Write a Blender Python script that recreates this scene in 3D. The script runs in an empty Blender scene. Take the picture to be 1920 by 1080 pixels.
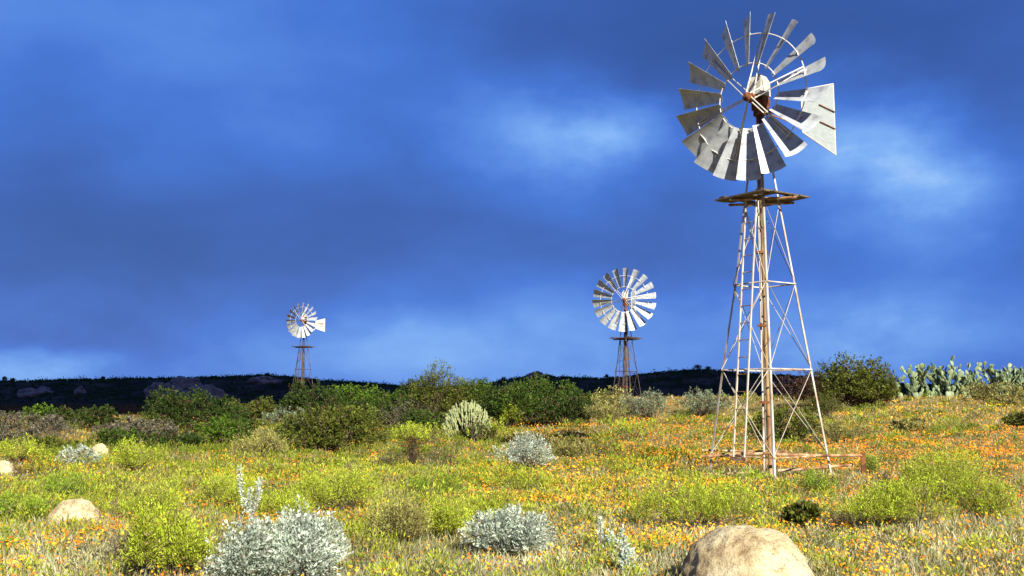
import bpy, math, random
import numpy as np
from mathutils import Vector, Matrix, noise as mnoise

R = math.radians
scene = bpy.context.scene
COL = scene.collection

# ------------------------------------------------------------------ camera
F = 1867.0                      # focal length in photo pixels (35 mm on 36 mm)
PITCH = math.atan(210 / F)
EYE = 1.6
cam_d = bpy.data.cameras.new('camera')
cam_d.lens = 35.0
cam_d.sensor_width = 36.0
cam_d.clip_end = 20000
cam = bpy.data.objects.new('camera', cam_d)
cam.location = (0, 0, EYE)
cam.rotation_euler = (R(90) + PITCH, 0, 0)
COL.objects.link(cam)
scene.camera = cam

# ------------------------------------------------------------------ light
SUN_AZ, SUN_EL = R(155), R(32)          # clockwise from +Y
S = Vector((math.sin(SUN_AZ) * math.cos(SUN_EL), math.cos(SUN_AZ) * math.cos(SUN_EL), math.sin(SUN_EL)))
sun_d = bpy.data.lights.new('sun', 'SUN')
sun_d.energy = 5.0
sun_d.angle = R(0.5)
sun_d.color = (1.0, 0.93, 0.80)
sun = bpy.data.objects.new('sun', sun_d)
sun.rotation_euler = S.to_track_quat('Z', 'Y').to_euler()
COL.objects.link(sun)

vs = scene.view_settings
vs.view_transform = 'Standard'
vs.look = 'None'
vs.exposure = 1.25
vs.gamma = 1.0
vs.use_curve_mapping = False
scene.cycles.use_denoising = True
scene.cycles.max_bounces = 6
scene.cycles.transparent_max_bounces = 4


def pix_dir(u, v):
    """world direction of a photo pixel (1920 x 1080)"""
    a, b = (u - 960) / F, (540 - v) / F
    d = Vector((a, math.cos(PITCH) - b * math.sin(PITCH), math.sin(PITCH) + b * math.cos(PITCH)))
    return d.normalized()


def srgb(r, g, b):
    f = lambda c: (c / 255 / 12.92) if c / 255 <= 0.04045 else ((c / 255 + 0.055) / 1.055) ** 2.4
    return (f(r), f(g), f(b))


# world: physical sky with a soft layer of storm cloud over it
world = bpy.data.worlds.new('World')
scene.world = world
world.use_nodes = True
wt = world.node_tree
wt.nodes.clear()
WN = lambda t: wt.nodes.new(t)
WL = wt.links.new
w_out, w_bg = WN('ShaderNodeOutputWorld'), WN('ShaderNodeBackground')
w_bg.inputs['Strength'].default_value = 0.1
WL(w_bg.outputs[0], w_out.inputs[0])
w_sky = WN('ShaderNodeTexSky')
w_sky.sky_type = 'NISHITA'
w_sky.sun_disc = False
w_sky.sun_elevation = SUN_EL
w_sky.sun_rotation = SUN_AZ
w_tc = WN('ShaderNodeTexCoord')


def wmath(op, a, b=None, clamp=False):
    n = WN('ShaderNodeMath'); n.operation = op; n.use_clamp = clamp
    for i, x in enumerate((a, b)):
        if x is None: continue
        if isinstance(x, (int, float)): n.inputs[i].default_value = x
        else: WL(x, n.inputs[i])
    return n.outputs[0]


def wvec(op, a, b):
    n = WN('ShaderNodeVectorMath'); n.operation = op
    for i, x in enumerate((a, b)):
        if x is None: continue
        if isinstance(x, (tuple, list, Vector)): n.inputs[i].default_value = tuple(x)
        else: WL(x, n.inputs[i])
    return n.outputs[0] if op != 'LENGTH' else n.outputs['Value']


def wnoise(scale, stretch, detail, rough, off=0.0):
    m = WN('ShaderNodeMapping'); m.inputs['Scale'].default_value = stretch
    m.inputs['Location'].default_value = (off, off * 1.7, off * 0.6)
    WL(w_tc.outputs['Generated'], m.inputs['Vector'])
    n = WN('ShaderNodeTexNoise'); n.inputs['Scale'].default_value = scale
    n.inputs['Detail'].default_value = detail; n.inputs['Roughness'].default_value = rough
    WL(m.outputs[0], n.inputs['Vector'])
    return n


n_warp = wnoise(3.2, (1, 1, 1.6), 5, 0.55, 3.1)
n_big = wnoise(2.3, (1, 1, 2.6), 4, 0.5, 7.3)
n_fine = wnoise(9.0, (1, 1, 1.5), 6, 0.6, 1.9)
n_wisp = wnoise(11.0, (1, 1, 1.9), 7, 0.55, 5.3)
wisp = WN('ShaderNodeMapRange'); wisp.inputs['From Min'].default_value = 0.36; wisp.inputs['From Max'].default_value = 0.64
wisp.inputs['To Min'].default_value = 0.78; wisp.inputs['To Max'].default_value = 1.24
WL(n_wisp.outputs['Fac'], wisp.inputs['Value'])
warp = wvec('SCALE', wvec('SUBTRACT', n_warp.outputs['Color'], (0.5, 0.5, 0.5)), None)
warp.node.inputs['Scale'].default_value = 0.16
w_dir = wvec('ADD', w_tc.outputs['Generated'], warp)

# brightness value of the cloud layer (0 dark slate blue .. 1 pale blue)
val = wmath('MULTIPLY_ADD', n_big.outputs['Fac'], 0.55)
val.node.inputs[2].default_value = 0.05
val = wmath('ADD', val, wmath('MULTIPLY', wmath('SUBTRACT', n_fine.outputs['Fac'], 0.5), 0.16))
# cloud masses seen over the plain: (u, v, half width, half height, amount)
for (u, v, hw, hh, amt) in [
        (1080, 268, 220, 110, 0.32), (1190, 246, 150, 46, 0.22), (1610, 275, 190, 100, 0.40), (1800, 380, 150, 130, 0.38),
        (70, 706, 200, 34, 0.30), (230, 90, 560, 200, 0.20), (1640, 630, 200, 70, 0.22), (930, 560, 420, 150, 0.20),
        (900, 690, 1700, 120, 0.24), (640, 650, 260, 60, 0.12),
        (720, 400, 640, 180, -0.21), (1480, 70, 620, 150, -0.23), (20, 360, 300, 190, -0.10), (1250, 470, 260, 90, -0.06), (1850, 530, 200, 110, -0.10), (110, 640, 330, 60, -0.14)]:
    c = pix_dir(u, v)
    dv = wvec('MULTIPLY', wvec('SUBTRACT', w_dir, c), (F / hw, F / hw, F / hh))
    ln = wvec('LENGTH', dv, None)
    mr = WN('ShaderNodeMapRange'); mr.interpolation_type = 'SMOOTHSTEP'
    mr.inputs['From Min'].default_value = 1.7; mr.inputs['From Max'].default_value = 0.0
    mr.inputs['To Min'].default_value = 0.0; mr.inputs['To Max'].default_value = amt
    WL(ln, mr.inputs['Value'])
    val = wmath('ADD', val, wmath('MULTIPLY', mr.outputs[0], wisp.outputs[0]) if amt > 0.2 else mr.outputs[0])
ramp = WN('ShaderNodeValToRGB')
EXPO = 2 ** vs.exposure


def lin(r, g, b, k=10.0):
    return tuple(c / EXPO * k for c in srgb(r, g, b)) + (1,)


els = ramp.color_ramp.elements
els[0].position = 0.02; els[0].color = lin(46, 79, 150)
els[1].position = 1.0; els[1].color = lin(178, 214, 252)
for p, c in ((0.20, lin(54, 93, 174)), (0.42, lin(66, 116, 212)), (0.62, lin(92, 144, 230)), (0.82, lin(126, 176, 245))):
    e = els.new(p); e.color = c
WL(val, ramp.inputs['Fac'])
w_mix = WN('ShaderNodeMixRGB')
w_mix.inputs['Fac'].default_value = 0.975
WL(w_sky.outputs[0], w_mix.inputs[1])
WL(ramp.outputs[0], w_mix.inputs[2])
WL(w_mix.outputs[0], w_bg.inputs['Color'])


# ------------------------------------------------------------------ terrain function
def sstep(a, b, x):
    t = np.clip((np.asarray(x, float) - a) / (b - a), 0, 1)
    return t * t * (3 - 2 * t)


def height(x, y):
    x = np.asarray(x, float); y = np.asarray(y, float)
    rise = 1.72 * sstep(20, 70, y) * sstep(-9, 5, x) * (1 - sstep(84, 190, y)) * (1 - sstep(90, 220, x))
    hollow = -2.55 * np.exp(-(((x - 6.5) / 10) ** 2 + ((y - 61) / 9.5) ** 2))
    bump = 0.05 * (1 - 0.9 * np.exp(-(((x - 5.5) / 3) ** 2 + ((y - 20.8) / 3) ** 2))) * (np.sin(x * 1.3 + 0.6 * y) + np.sin(0.9 * y - 0.7 * x + 1.3) + 0.6 * np.sin(2.3 * x + 1.7 * y))
    fade = 1 - sstep(60, 160, np.hypot(x, y))
    return rise + hollow + bump * 0.8 * fade


def hz(x, y):
    return float(height(x, y))


def at(u, v, Y):
    d = pix_dir(u, v)
    k = Y / d.y
    return Vector((d.x * k, Y, EYE + d.z * k))


def ground_at(u, v):
    """where the sight line through a photo pixel meets the ground"""
    d = pix_dir(u, v)
    prev = 4.0
    for k in np.arange(4.0, 160.0, 0.15):
        p = d * (k / d.y)
        if EYE + p.z < hz(p.x, p.y):
            return Vector((p.x, p.y, hz(p.x, p.y)))
    p = d * (160 / d.y)
    return Vector((p.x, p.y, hz(p.x, p.y)))


# ------------------------------------------------------------------ materials
def new_mat(name):
    m = bpy.data.materials.new(name)
    m.use_nodes = True
    nt = m.node_tree
    b = nt.nodes['Principled BSDF']
    return m, nt, b


def noise_mat(name, cols, scale=5.0, rough=0.8, metal=0.0, bump=0.0, bscale=None, detail=6.0, spec=0.3, stretch=(1, 1, 1)):
    """principled material coloured by object-space noise through a ramp"""
    m, nt, b = new_mat(name)
    tc = nt.nodes.new('ShaderNodeTexCoord')
    mp = nt.nodes.new('ShaderNodeMapping'); mp.inputs['Scale'].default_value = stretch
    nt.links.new(tc.outputs['Object'], mp.inputs['Vector'])
    n = nt.nodes.new('ShaderNodeTexNoise'); n.inputs['Scale'].default_value = scale
    n.inputs['Detail'].default_value = detail; n.inputs['Roughness'].default_value = 0.6
    nt.links.new(mp.outputs[0], n.inputs['Vector'])
    r = nt.nodes.new('ShaderNodeValToRGB')
    e = r.color_ramp.elements
    lo, hi = 0.32, 0.68
    e[0].position = lo; e[0].color = (*cols[0], 1)
    e[1].position = hi; e[1].color = (*cols[-1], 1)
    for i, c in enumerate(cols[1:-1]):
        x = e.new(lo + (hi - lo) * (i + 1) / (len(cols) - 1)); x.color = (*c, 1)
    nt.links.new(n.outputs['Fac'], r.inputs['Fac'])
    nt.links.new(r.outputs[0], b.inputs['Base Color'])
    b.inputs['Roughness'].default_value = rough
    b.inputs['Metallic'].default_value = metal
    b.inputs['Specular IOR Level'].default_value = spec
    if bump:
        n2 = nt.nodes.new('ShaderNodeTexNoise'); n2.inputs['Scale'].default_value = bscale or scale * 3
        n2.inputs['Detail'].default_value = 8; n2.inputs['Roughness'].default_value = 0.65
        nt.links.new(mp.outputs[0], n2.inputs['Vector'])
        bp = nt.nodes.new('ShaderNodeBump'); bp.inputs['Strength'].default_value = bump
        bp.inputs['Distance'].default_value = 0.03
        nt.links.new(n2.outputs['Fac'], bp.inputs['Height'])
        nt.links.new(bp.outputs[0], b.inputs['Normal'])
    return m


def leaf_mat(name, trans=0.3, rough=0.6):
    """leaf: colour per leaf from the mesh attribute, part diffuse part translucent"""
    m = bpy.data.materials.new(name)
    m.use_nodes = True
    nt = m.node_tree
    nt.nodes.clear()
    out = nt.nodes.new('ShaderNodeOutputMaterial')
    at_ = nt.nodes.new('ShaderNodeAttribute'); at_.attribute_name = 'Col'
    p = nt.nodes.new('ShaderNodeBsdfPrincipled'); p.inputs['Roughness'].default_value = rough
    p.inputs['Specular IOR Level'].default_value = 0.15
    t = nt.nodes.new('ShaderNodeBsdfTranslucent')
    mx = nt.nodes.new('ShaderNodeMixShader'); mx.inputs[0].default_value = trans
    nt.links.new(at_.outputs['Color'], p.inputs['Base Color'])
    nt.links.new(at_.outputs['Color'], t.inputs['Color'])
    nt.links.new(p.outputs[0], mx.inputs[1]); nt.links.new(t.outputs[0], mx.inputs[2])
    nt.links.new(mx.outputs[0], out.inputs[0])
    return m


M = {}
M['leaf'] = leaf_mat('leaf', 0.36)
M['petal'] = leaf_mat('petal', 0.25)
M['twig'] = noise_mat('twig', [(0.06, 0.04, 0.025), (0.17, 0.12, 0.08)], 8)
M['bark'] = noise_mat('bark', [(0.05, 0.035, 0.025), (0.14, 0.10, 0.07)], 10, bump=0.5)
M['galv'] = noise_mat('galvanised_blade', [(0.20, 0.17, 0.15), (0.30, 0.33, 0.355), (0.36, 0.39, 0.41), (0.42, 0.45, 0.46)], 4.5, rough=0.45, metal=0.15, bump=0.06, bscale=22, spec=0.5)
M['vane'] = noise_mat('vane_sheet', [(0.25, 0.285, 0.285), (0.32, 0.35, 0.345)], 5, rough=0.5, metal=0.1, bump=0.10, bscale=6, stretch=(1, 1, 3))
M['cream'] = noise_mat('cream_vane_sheet', [(0.62, 0.60, 0.46), (0.72, 0.71, 0.58)], 5, rough=0.5)
M['ring'] = noise_mat('pale_ring', [(0.45, 0.43, 0.40), (0.62, 0.60, 0.56)], 9, rough=0.5, metal=0.1)
M['leg'] = noise_mat('weathered_leg', [(0.17, 0.05, 0.018), (0.34, 0.28, 0.21), (0.42, 0.405, 0.375), (0.47, 0.46, 0.44)], 2.6, rough=0.6, metal=0.05, bump=0.1, stretch=(1, 1, 0.5))
M['ladder'] = noise_mat('pale_ladder', [(0.32, 0.26, 0.18), (0.48, 0.46, 0.41)], 4, rough=0.55)
M['pump'] = noise_mat('pump_pipe', [(0.13, 0.05, 0.02), (0.24, 0.14, 0.05), (0.34, 0.25, 0.11)], 2.5, rough=0.7, bump=0.1, stretch=(1, 1, 0.5))
M['rust'] = noise_mat('rust', [(0.035, 0.015, 0.010), (0.14, 0.045, 0.015), (0.26, 0.10, 0.035)], 9, rough=0.85, bump=0.5, bscale=30)
M['rusty_pipe'] = noise_mat('rusty_pipe', [(0.09, 0.035, 0.02), (0.26, 0.14, 0.06), (0.46, 0.38, 0.26)], 5, rough=0.8, bump=0.2)
M['far_iron'] = noise_mat('bare_iron', [(0.03, 0.022, 0.02), (0.065, 0.045, 0.036), (0.11, 0.08, 0.06)], 3, rough=0.7)
M['dark_iron'] = noise_mat('dark_iron', [(0.02, 0.018, 0.018), (0.06, 0.045, 0.04)], 12, rough=0.7)
M['plank'] = noise_mat('old_plank', [(0.05, 0.035, 0.025), (0.14, 0.11, 0.08)], 3, rough=0.9, bump=0.4, bscale=18, stretch=(0.3, 3, 3))
M['hood'] = noise_mat('white_hood', [(0.34, 0.32, 0.26), (0.46, 0.44, 0.38)], 6, rough=0.5)
M['boulder'] = None
M['outcrop'] = noise_mat('outcrop', [(0.12, 0.07, 0.06), (0.30, 0.18, 0.145), (0.40, 0.26, 0.21)], 0.5, rough=0.95)
M['letter'] = noise_mat('letter_paint', [(0.03, 0.03, 0.03), (0.06, 0.05, 0.05)], 5)


def pad_material():
    m, nt, b = new_mat('cactus_pad')
    oi = nt.nodes.new('ShaderNodeObjectInfo')
    tc = nt.nodes.new('ShaderNodeTexCoord')
    n = nt.nodes.new('ShaderNodeTexNoise'); n.inputs['Scale'].default_value = 6
    nt.links.new(tc.outputs['Object'], n.inputs['Vector'])
    ad = nt.nodes.new('ShaderNodeMath'); ad.operation = 'MULTIPLY_ADD'
    ad.inputs[1].default_value = 0.4
    nt.links.new(n.outputs['Fac'], ad.inputs[0]); 
    sc = nt.nodes.new('ShaderNodeMath'); sc.operation = 'MULTIPLY'; sc.inputs[1].default_value = 0.6
    nt.links.new(oi.outputs['Random'], sc.inputs[0]); nt.links.new(sc.outputs[0], ad.inputs[2])
    r = nt.nodes.new('ShaderNodeValToRGB')
    e = r.color_ramp.elements
    e[0].position = 0.15; e[0].color = (0.07, 0.105, 0.05, 1)
    e[1].position = 0.85; e[1].color = (0.20, 0.26, 0.125, 1)
    nt.links.new(ad.outputs[0], r.inputs['Fac']); nt.links.new(r.outputs[0], b.inputs['Base Color'])
    b.inputs['Roughness'].default_value = 0.6
    return m


M['pad'] = pad_material()


def stone_material():
    m, nt, b = new_mat('boulder_stone')
    tc = nt.nodes.new('ShaderNodeTexCoord')

    def nz(scale, detail=8, rough=0.6, out='Fac'):
        n = nt.nodes.new('ShaderNodeTexNoise'); n.inputs['Scale'].default_value = scale
        n.inputs['Detail'].default_value = detail; n.inputs['Roughness'].default_value = rough
        nt.links.new(tc.outputs['Object'], n.inputs['Vector'])
        return n.outputs[out]

    def ramp_(fac, stops):
        r = nt.nodes.new('ShaderNodeValToRGB'); e = r.color_ramp.elements
        e[0].position, e[1].position = stops[0][0], stops[-1][0]
        e[0].color, e[1].color = (*stops[0][1], 1), (*stops[-1][1], 1)
        for p, c in stops[1:-1]:
            x = e.new(p); x.color = (*c, 1)
        nt.links.new(fac, r.inputs['Fac'])
        return r.outputs[0]

    def mul(a, b_):
        n = nt.nodes.new('ShaderNodeMixRGB'); n.blend_type = 'MULTIPLY'; n.inputs['Fac'].default_value = 1.0
        nt.links.new(a, n.inputs[1]); nt.links.new(b_, n.inputs[2])
        return n.outputs[0]
    base = ramp_(nz(1.7), [(0.33, (0.26, 0.18, 0.10)), (0.44, (0.45, 0.37, 0.22)), (0.54, (0.56, 0.49, 0.32)), (0.7, (0.60, 0.54, 0.38))])
    pits = ramp_(nz(26, 6, 0.7), [(0.30, (0.45, 0.40, 0.34)), (0.45, (0.92, 0.90, 0.86)), (0.6, (1, 1, 1))])
    stain = ramp_(nz(5.5, 10, 0.7), [(0.34, (0.62, 0.50, 0.36)), (0.48, (1, 1, 1)), (0.66, (1, 1, 1)), (0.74, (1.0, 0.86, 0.62))])
    vo = nt.nodes.new('ShaderNodeTexVoronoi'); vo.feature = 'DISTANCE_TO_EDGE'; vo.inputs['Scale'].default_value = 2.1
    wv = nt.nodes.new('ShaderNodeVectorMath'); wv.operation = 'MULTIPLY_ADD'
    nt.links.new(nz(4, 6, 0.6, 'Color'), wv.inputs[0]); wv.inputs[1].default_value = (0.5, 0.5, 0.5)
    nt.links.new(tc.outputs['Object'], wv.inputs[2]); nt.links.new(wv.outputs[0], vo.inputs['Vector'])
    crack = ramp_(vo.outputs['Distance'], [(0.0, (0.35, 0.28, 0.2)), (0.012, (1, 1, 1))])
    nt.links.new(mul(mul(mul(base, pits), stain), crack), b.inputs['Base Color'])
    b.inputs['Roughness'].default_value = 0.95
    b.inputs['Specular IOR Level'].default_value = 0.2
    h = nt.nodes.new('ShaderNodeMath'); h.operation = 'MULTIPLY_ADD'; h.inputs[1].default_value = 0.5
    nt.links.new(nz(30, 8, 0.7), h.inputs[0]); nt.links.new(nz(7, 8, 0.65), h.inputs[2])
    bp = nt.nodes.new('ShaderNodeBump'); bp.inputs['Strength'].default_value = 1.0; bp.inputs['Distance'].default_value = 0.05
    nt.links.new(h.outputs[0], bp.inputs['Height']); nt.links.new(bp.outputs[0], b.inputs['Normal'])
    return m


M['boulder'] = stone_material()


def ground_material():
    m, nt, b = new_mat('meadow_earth')
    g = nt.nodes.new('ShaderNodeNewGeometry')

    def nz(scale, detail=6):
        n = nt.nodes.new('ShaderNodeTexNoise'); n.inputs['Scale'].default_value = scale
        n.inputs['Detail'].default_value = detail
        nt.links.new(g.outputs['Position'], n.inputs['Vector'])
        return n.outputs['Fac']

    def rp(fac, stops):
        r = nt.nodes.new('ShaderNodeValToRGB')
        e = r.color_ramp.elements
        e[0].position, e[1].position = stops[0][0], stops[-1][0]
        e[0].color, e[1].color = (*stops[0][1], 1), (*stops[-1][1], 1)
        for p, c in stops[1:-1]:
            x = e.new(p); x.color = (*c, 1)
        nt.links.new(fac, r.inputs['Fac'])
        return r.outputs[0]
    near = rp(nz(1.7), [(0.3, (0.12, 0.10, 0.04)), (0.5, (0.19, 0.16, 0.065)), (0.7, (0.24, 0.165, 0.07))])
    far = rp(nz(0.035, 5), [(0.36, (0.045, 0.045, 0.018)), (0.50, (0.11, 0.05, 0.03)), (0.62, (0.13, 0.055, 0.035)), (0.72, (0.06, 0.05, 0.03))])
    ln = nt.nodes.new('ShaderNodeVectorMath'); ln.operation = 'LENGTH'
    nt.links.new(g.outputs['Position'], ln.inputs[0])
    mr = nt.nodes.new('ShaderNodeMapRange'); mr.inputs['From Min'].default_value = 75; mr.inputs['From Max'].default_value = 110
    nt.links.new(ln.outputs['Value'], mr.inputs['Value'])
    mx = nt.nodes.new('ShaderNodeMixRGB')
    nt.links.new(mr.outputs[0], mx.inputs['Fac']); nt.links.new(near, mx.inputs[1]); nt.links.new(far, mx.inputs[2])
    nt.links.new(mx.outputs[0], b.inputs['Base Color'])
    b.inputs['Roughness'].default_value = 1.0
    b.inputs['Specular IOR Level'].default_value = 0.0
    bp = nt.nodes.new('ShaderNodeBump'); bp.inputs['Strength'].default_value = 0.6; bp.inputs['Distance'].default_value = 0.05
    nt.links.new(nz(14), bp.inputs['Height']); nt.links.new(bp.outputs[0], b.inputs['Normal'])
    return m


M['ground'] = ground_material()
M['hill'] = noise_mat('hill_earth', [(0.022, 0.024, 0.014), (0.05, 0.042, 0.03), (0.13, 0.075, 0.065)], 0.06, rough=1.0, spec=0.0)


def cloud_material():
    m = bpy.data.materials.new('cloud')
    m.use_nodes = True
    nt = m.node_tree
    nt.nodes.clear()
    out = nt.nodes.new('ShaderNodeOutputMaterial')
    d = nt.nodes.new('ShaderNodeBsdfDiffuse'); d.inputs['Color'].default_value = (0.62, 0.68, 0.78, 1)
    t = nt.nodes.new('ShaderNodeBsdfTranslucent'); t.inputs['Color'].default_value = (0.42, 0.52, 0.70, 1)
    mx = nt.nodes.new('ShaderNodeMixShader'); mx.inputs[0].default_value = 0.4
    nt.links.new(d.outputs[0], mx.inputs[1]); nt.links.new(t.outputs[0], mx.inputs[2])
    nt.links.new(mx.outputs[0], out.inputs[0])
    return m


M['cloud'] = cloud_material()


# ------------------------------------------------------------------ object helpers
def mesh_np(name, verts, quads, cols=None, smooth=False):
    verts = np.ascontiguousarray(verts, dtype=np.float32)
    quads = np.ascontiguousarray(quads, dtype=np.int32)
    k = quads.shape[1]
    me = bpy.data.meshes.new(name)
    me.vertices.add(len(verts)); me.vertices.foreach_set('co', verts.ravel())
    me.loops.add(quads.size); me.loops.foreach_set('vertex_index', quads.ravel())
    me.polygons.add(len(quads))
    me.polygons.foreach_set('loop_start', np.arange(0, quads.size, k, dtype=np.int32))
    me.polygons.foreach_set('loop_total', np.full(len(quads), k, dtype=np.int32))
    if smooth:
        me.polygons.foreach_set('use_smooth', np.ones(len(quads), dtype=bool))
    if cols is not None:
        a = me.color_attributes.new('Col', 'FLOAT_COLOR', 'POINT')
        rgba = np.ones((len(verts), 4), dtype=np.float32); rgba[:, :3] = cols
        a.data.foreach_set('color', rgba.ravel())
    me.update(calc_edges=True)
    return me


def obj(name, me, mat=None, parent=None):
    o = bpy.data.objects.new(name, me)
    COL.objects.link(o)
    if mat is not None and me is not None and not me.materials:
        me.materials.append(M[mat] if isinstance(mat, str) else mat)
    if parent is not None:
        o.parent = parent
    return o


def tag(o, label=None, cat=None, group=None, kind=None):
    if label: o['label'] = label
    if cat: o['category'] = cat
    if group: o['group'] = group
    if kind: o['kind'] = kind
    return o


def thing(name, loc, label, cat, group=None, rz=0.0):
    o = bpy.data.objects.new(name, None)
    o.empty_display_size = 0.2
    COL.objects.link(o)
    o.location = loc
    o.rotation_euler = (0, 0, rz)
    return tag(o, label, cat, group)


class MB:
    """small polygon mesh builder"""
    def __init__(s): s.v, s.f = [], []

    def add(s, vs_, fs):
        n = len(s.v); s.v += [tuple(v) for v in vs_]; s.f += [tuple(i + n for i in f) for f in fs]
        return s

    def box(s, c, size, rot=None):
        x, y, z = (q / 2 for q in size)
        vs_ = [Vector((a * x, b * y, d * z)) for a in (-1, 1) for b in (-1, 1) for d in (-1, 1)]
        if rot is not None: vs_ = [rot @ v for v in vs_]
        return s.add([Vector(c) + v for v in vs_], [(0, 1, 3, 2), (4, 6, 7, 5), (0, 4, 5, 1), (2, 3, 7, 6), (0, 2, 6, 4), (1, 5, 7, 3)])

    def tube(s, pts, rad, n=8, cap=True):
        pts = [Vector(p) for p in pts]
        if not isinstance(rad, (list, tuple)): rad = [rad] * len(pts)
        vs_, fs = [], []
        for i, p in enumerate(pts):
            d = (pts[min(i + 1, len(pts) - 1)] - pts[max(i - 1, 0)]).normalized()
            a = d.cross(Vector((0, 0, 1)) if abs(d.z) < 0.9 else Vector((1, 0, 0))).normalized()
            b = d.cross(a)
            for k in range(n):
                t = 2 * math.pi * k / n
                vs_.append(p + (a * math.cos(t) + b * math.sin(t)) * rad[i])
        for i in range(len(pts) - 1):
            for k in range(n):
                fs.append((i * n + k, i * n + (k + 1) % n, (i + 1) * n + (k + 1) % n, (i + 1) * n + k))
        if cap:
            fs.append(tuple(range(n))); fs.append(tuple((len(pts) - 1) * n + k for k in range(n)))
        return s.add(vs_, fs)

    def angle_bar(s, p0, p1, inward, w=0.05, t=0.006):
        """an L-profile bar from p0 to p1, its open side towards `inward`"""
        p0, p1 = Vector(p0), Vector(p1)
        d = (p1 - p0).normalized()
        n = (Vector(inward) - d * d.dot(Vector(inward))).normalized()
        m_ = d.cross(n)
        a = (n + m_).normalized(); b = (n - m_).normalized()
        prof = [Vector((0, 0, 0)), a * w, a * w + b * t, a * t + b * t, b * w + a * t, b * w]
        vs_ = [p0 + q for q in prof] + [p1 + q for q in prof]
        fs = [(k, (k + 1) % 6, 6 + (k + 1) % 6, 6 + k) for k in range(6)] + [(0, 1, 2, 3), (0, 3, 4, 5), (6, 9, 8, 7), (6, 11, 10, 9)]
        return s.add(vs_, fs)

    def torus(s, rad, r, n=72, k=6, z=0.0):
        vs_, fs = [], []
        for i in range(n):
            a = 2 * math.pi * i / n
            for j in range(k):
                b = 2 * math.pi * j / k
                q = rad + r * math.cos(b)
                vs_.append((q * math.cos(a), q * math.sin(a), z + r * math.sin(b)))
        for i in range(n):
            for j in range(k):
                fs.append((i * k + j, ((i + 1) % n) * k + j, ((i + 1) % n) * k + (j + 1) % k, i * k + (j + 1) % k))
        return s.add(vs_, fs)

    def mesh(s, name, smooth=False):
        me = bpy.data.meshes.new(name)
        me.from_pydata(s.v, [], s.f)
        if smooth:
            me.polygons.foreach_set('use_smooth', [len(p.vertices) == 4 for p in me.polygons])
        me.update()
        return me


# ------------------------------------------------------------------ the ground sheet
def growing(lo, hi, step, near_lo, near_hi, g=1.16):
    a = list(np.arange(near_lo, near_hi + 1e-6, step))
    st, x = step, near_hi
    while x < hi:
        st *= g; x += st; a.append(x)
    st, x = step, near_lo
    while x > lo:
        st *= g; x -= st; a.insert(0, x)
    return np.array(a)


gx = growing(-7000, 7000, 0.7, -45, 62)
gy = growing(-3000, 9000, 0.7, -4, 95)
X, Y = np.meshgrid(gx, gy)
Z = height(X, Y)
nx, ny = len(gx), len(gy)
idx = np.arange(nx * ny).reshape(ny, nx)
gq = np.stack([idx[:-1, :-1], idx[:-1, 1:], idx[1:, 1:], idx[1:, :-1]], -1).reshape(-1, 4)
tag(obj('ground', mesh_np('ground', np.stack([X, Y, Z], -1).reshape(-1, 3), gq, smooth=True), 'ground'), 'rolling meadow ground running out to a flat reddish plain', kind='structure')

# ------------------------------------------------------------------ the hills on the skyline
RIDGE_U = [-700, -300, 0, 60, 130, 220, 350, 430, 500, 545, 600, 700, 745, 800, 860, 930, 965, 1000, 1050, 1100, 1160, 1200, 1250, 1305, 1340, 1400, 1470, 1540, 1650, 1900, 2300, 2900]
RIDGE_V = [722, 716, 717, 717, 714, 713, 711, 709, 706, 709, 716, 721, 726, 731, 728, 719, 712, 705, 709, 712, 711, 705, 699, 695, 697, 703, 706, 712, 722, 728, 724, 720]
HY = 560.0


def hill_h(x, y):
    x = np.asarray(x, float); y = np.asarray(y, float)
    u = 960 + F * x / np.maximum(y, 1.0)
    v = np.interp(u, RIDGE_U, RIDGE_V)
    top = EYE + (750 - v) / F * HY
    spur = 40 * np.sin(x * 0.021 + 0.7) + 22 * np.sin(x * 0.053 + 2.1)
    a = sstep(430 + spur * 0.6, HY, y)
    shape = 0.55 * a + 0.45 * a * a
    lump = 0.9 * np.sin(x * 0.09 + y * 0.05) * np.sin(y * 0.07 - x * 0.03) * a * (1 - a) * 4
    back = 1 - 0.8 * sstep(HY + 10, HY + 420, y)
    return top * shape * back + lump - 0.6 * (1 - sstep(380, 450, y))


hx = np.linspace(-900, 1100, 320)
hy = np.concatenate([np.linspace(375, 580, 70), np.linspace(590, 1000, 20)])
X, Y = np.meshgrid(hx, hy)
idx = np.arange(X.size).reshape(X.shape)
hq = np.stack([idx[:-1, :-1], idx[:-1, 1:], idx[1:, 1:], idx[1:, :-1]], -1).reshape(-1, 4)
tag(obj('hills', mesh_np('hills', np.stack([X, Y, hill_h(X, Y)], -1).reshape(-1, 3), hq, smooth=True), 'hill'), 'dark low hills along the horizon in cloud shadow', kind='structure')


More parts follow.
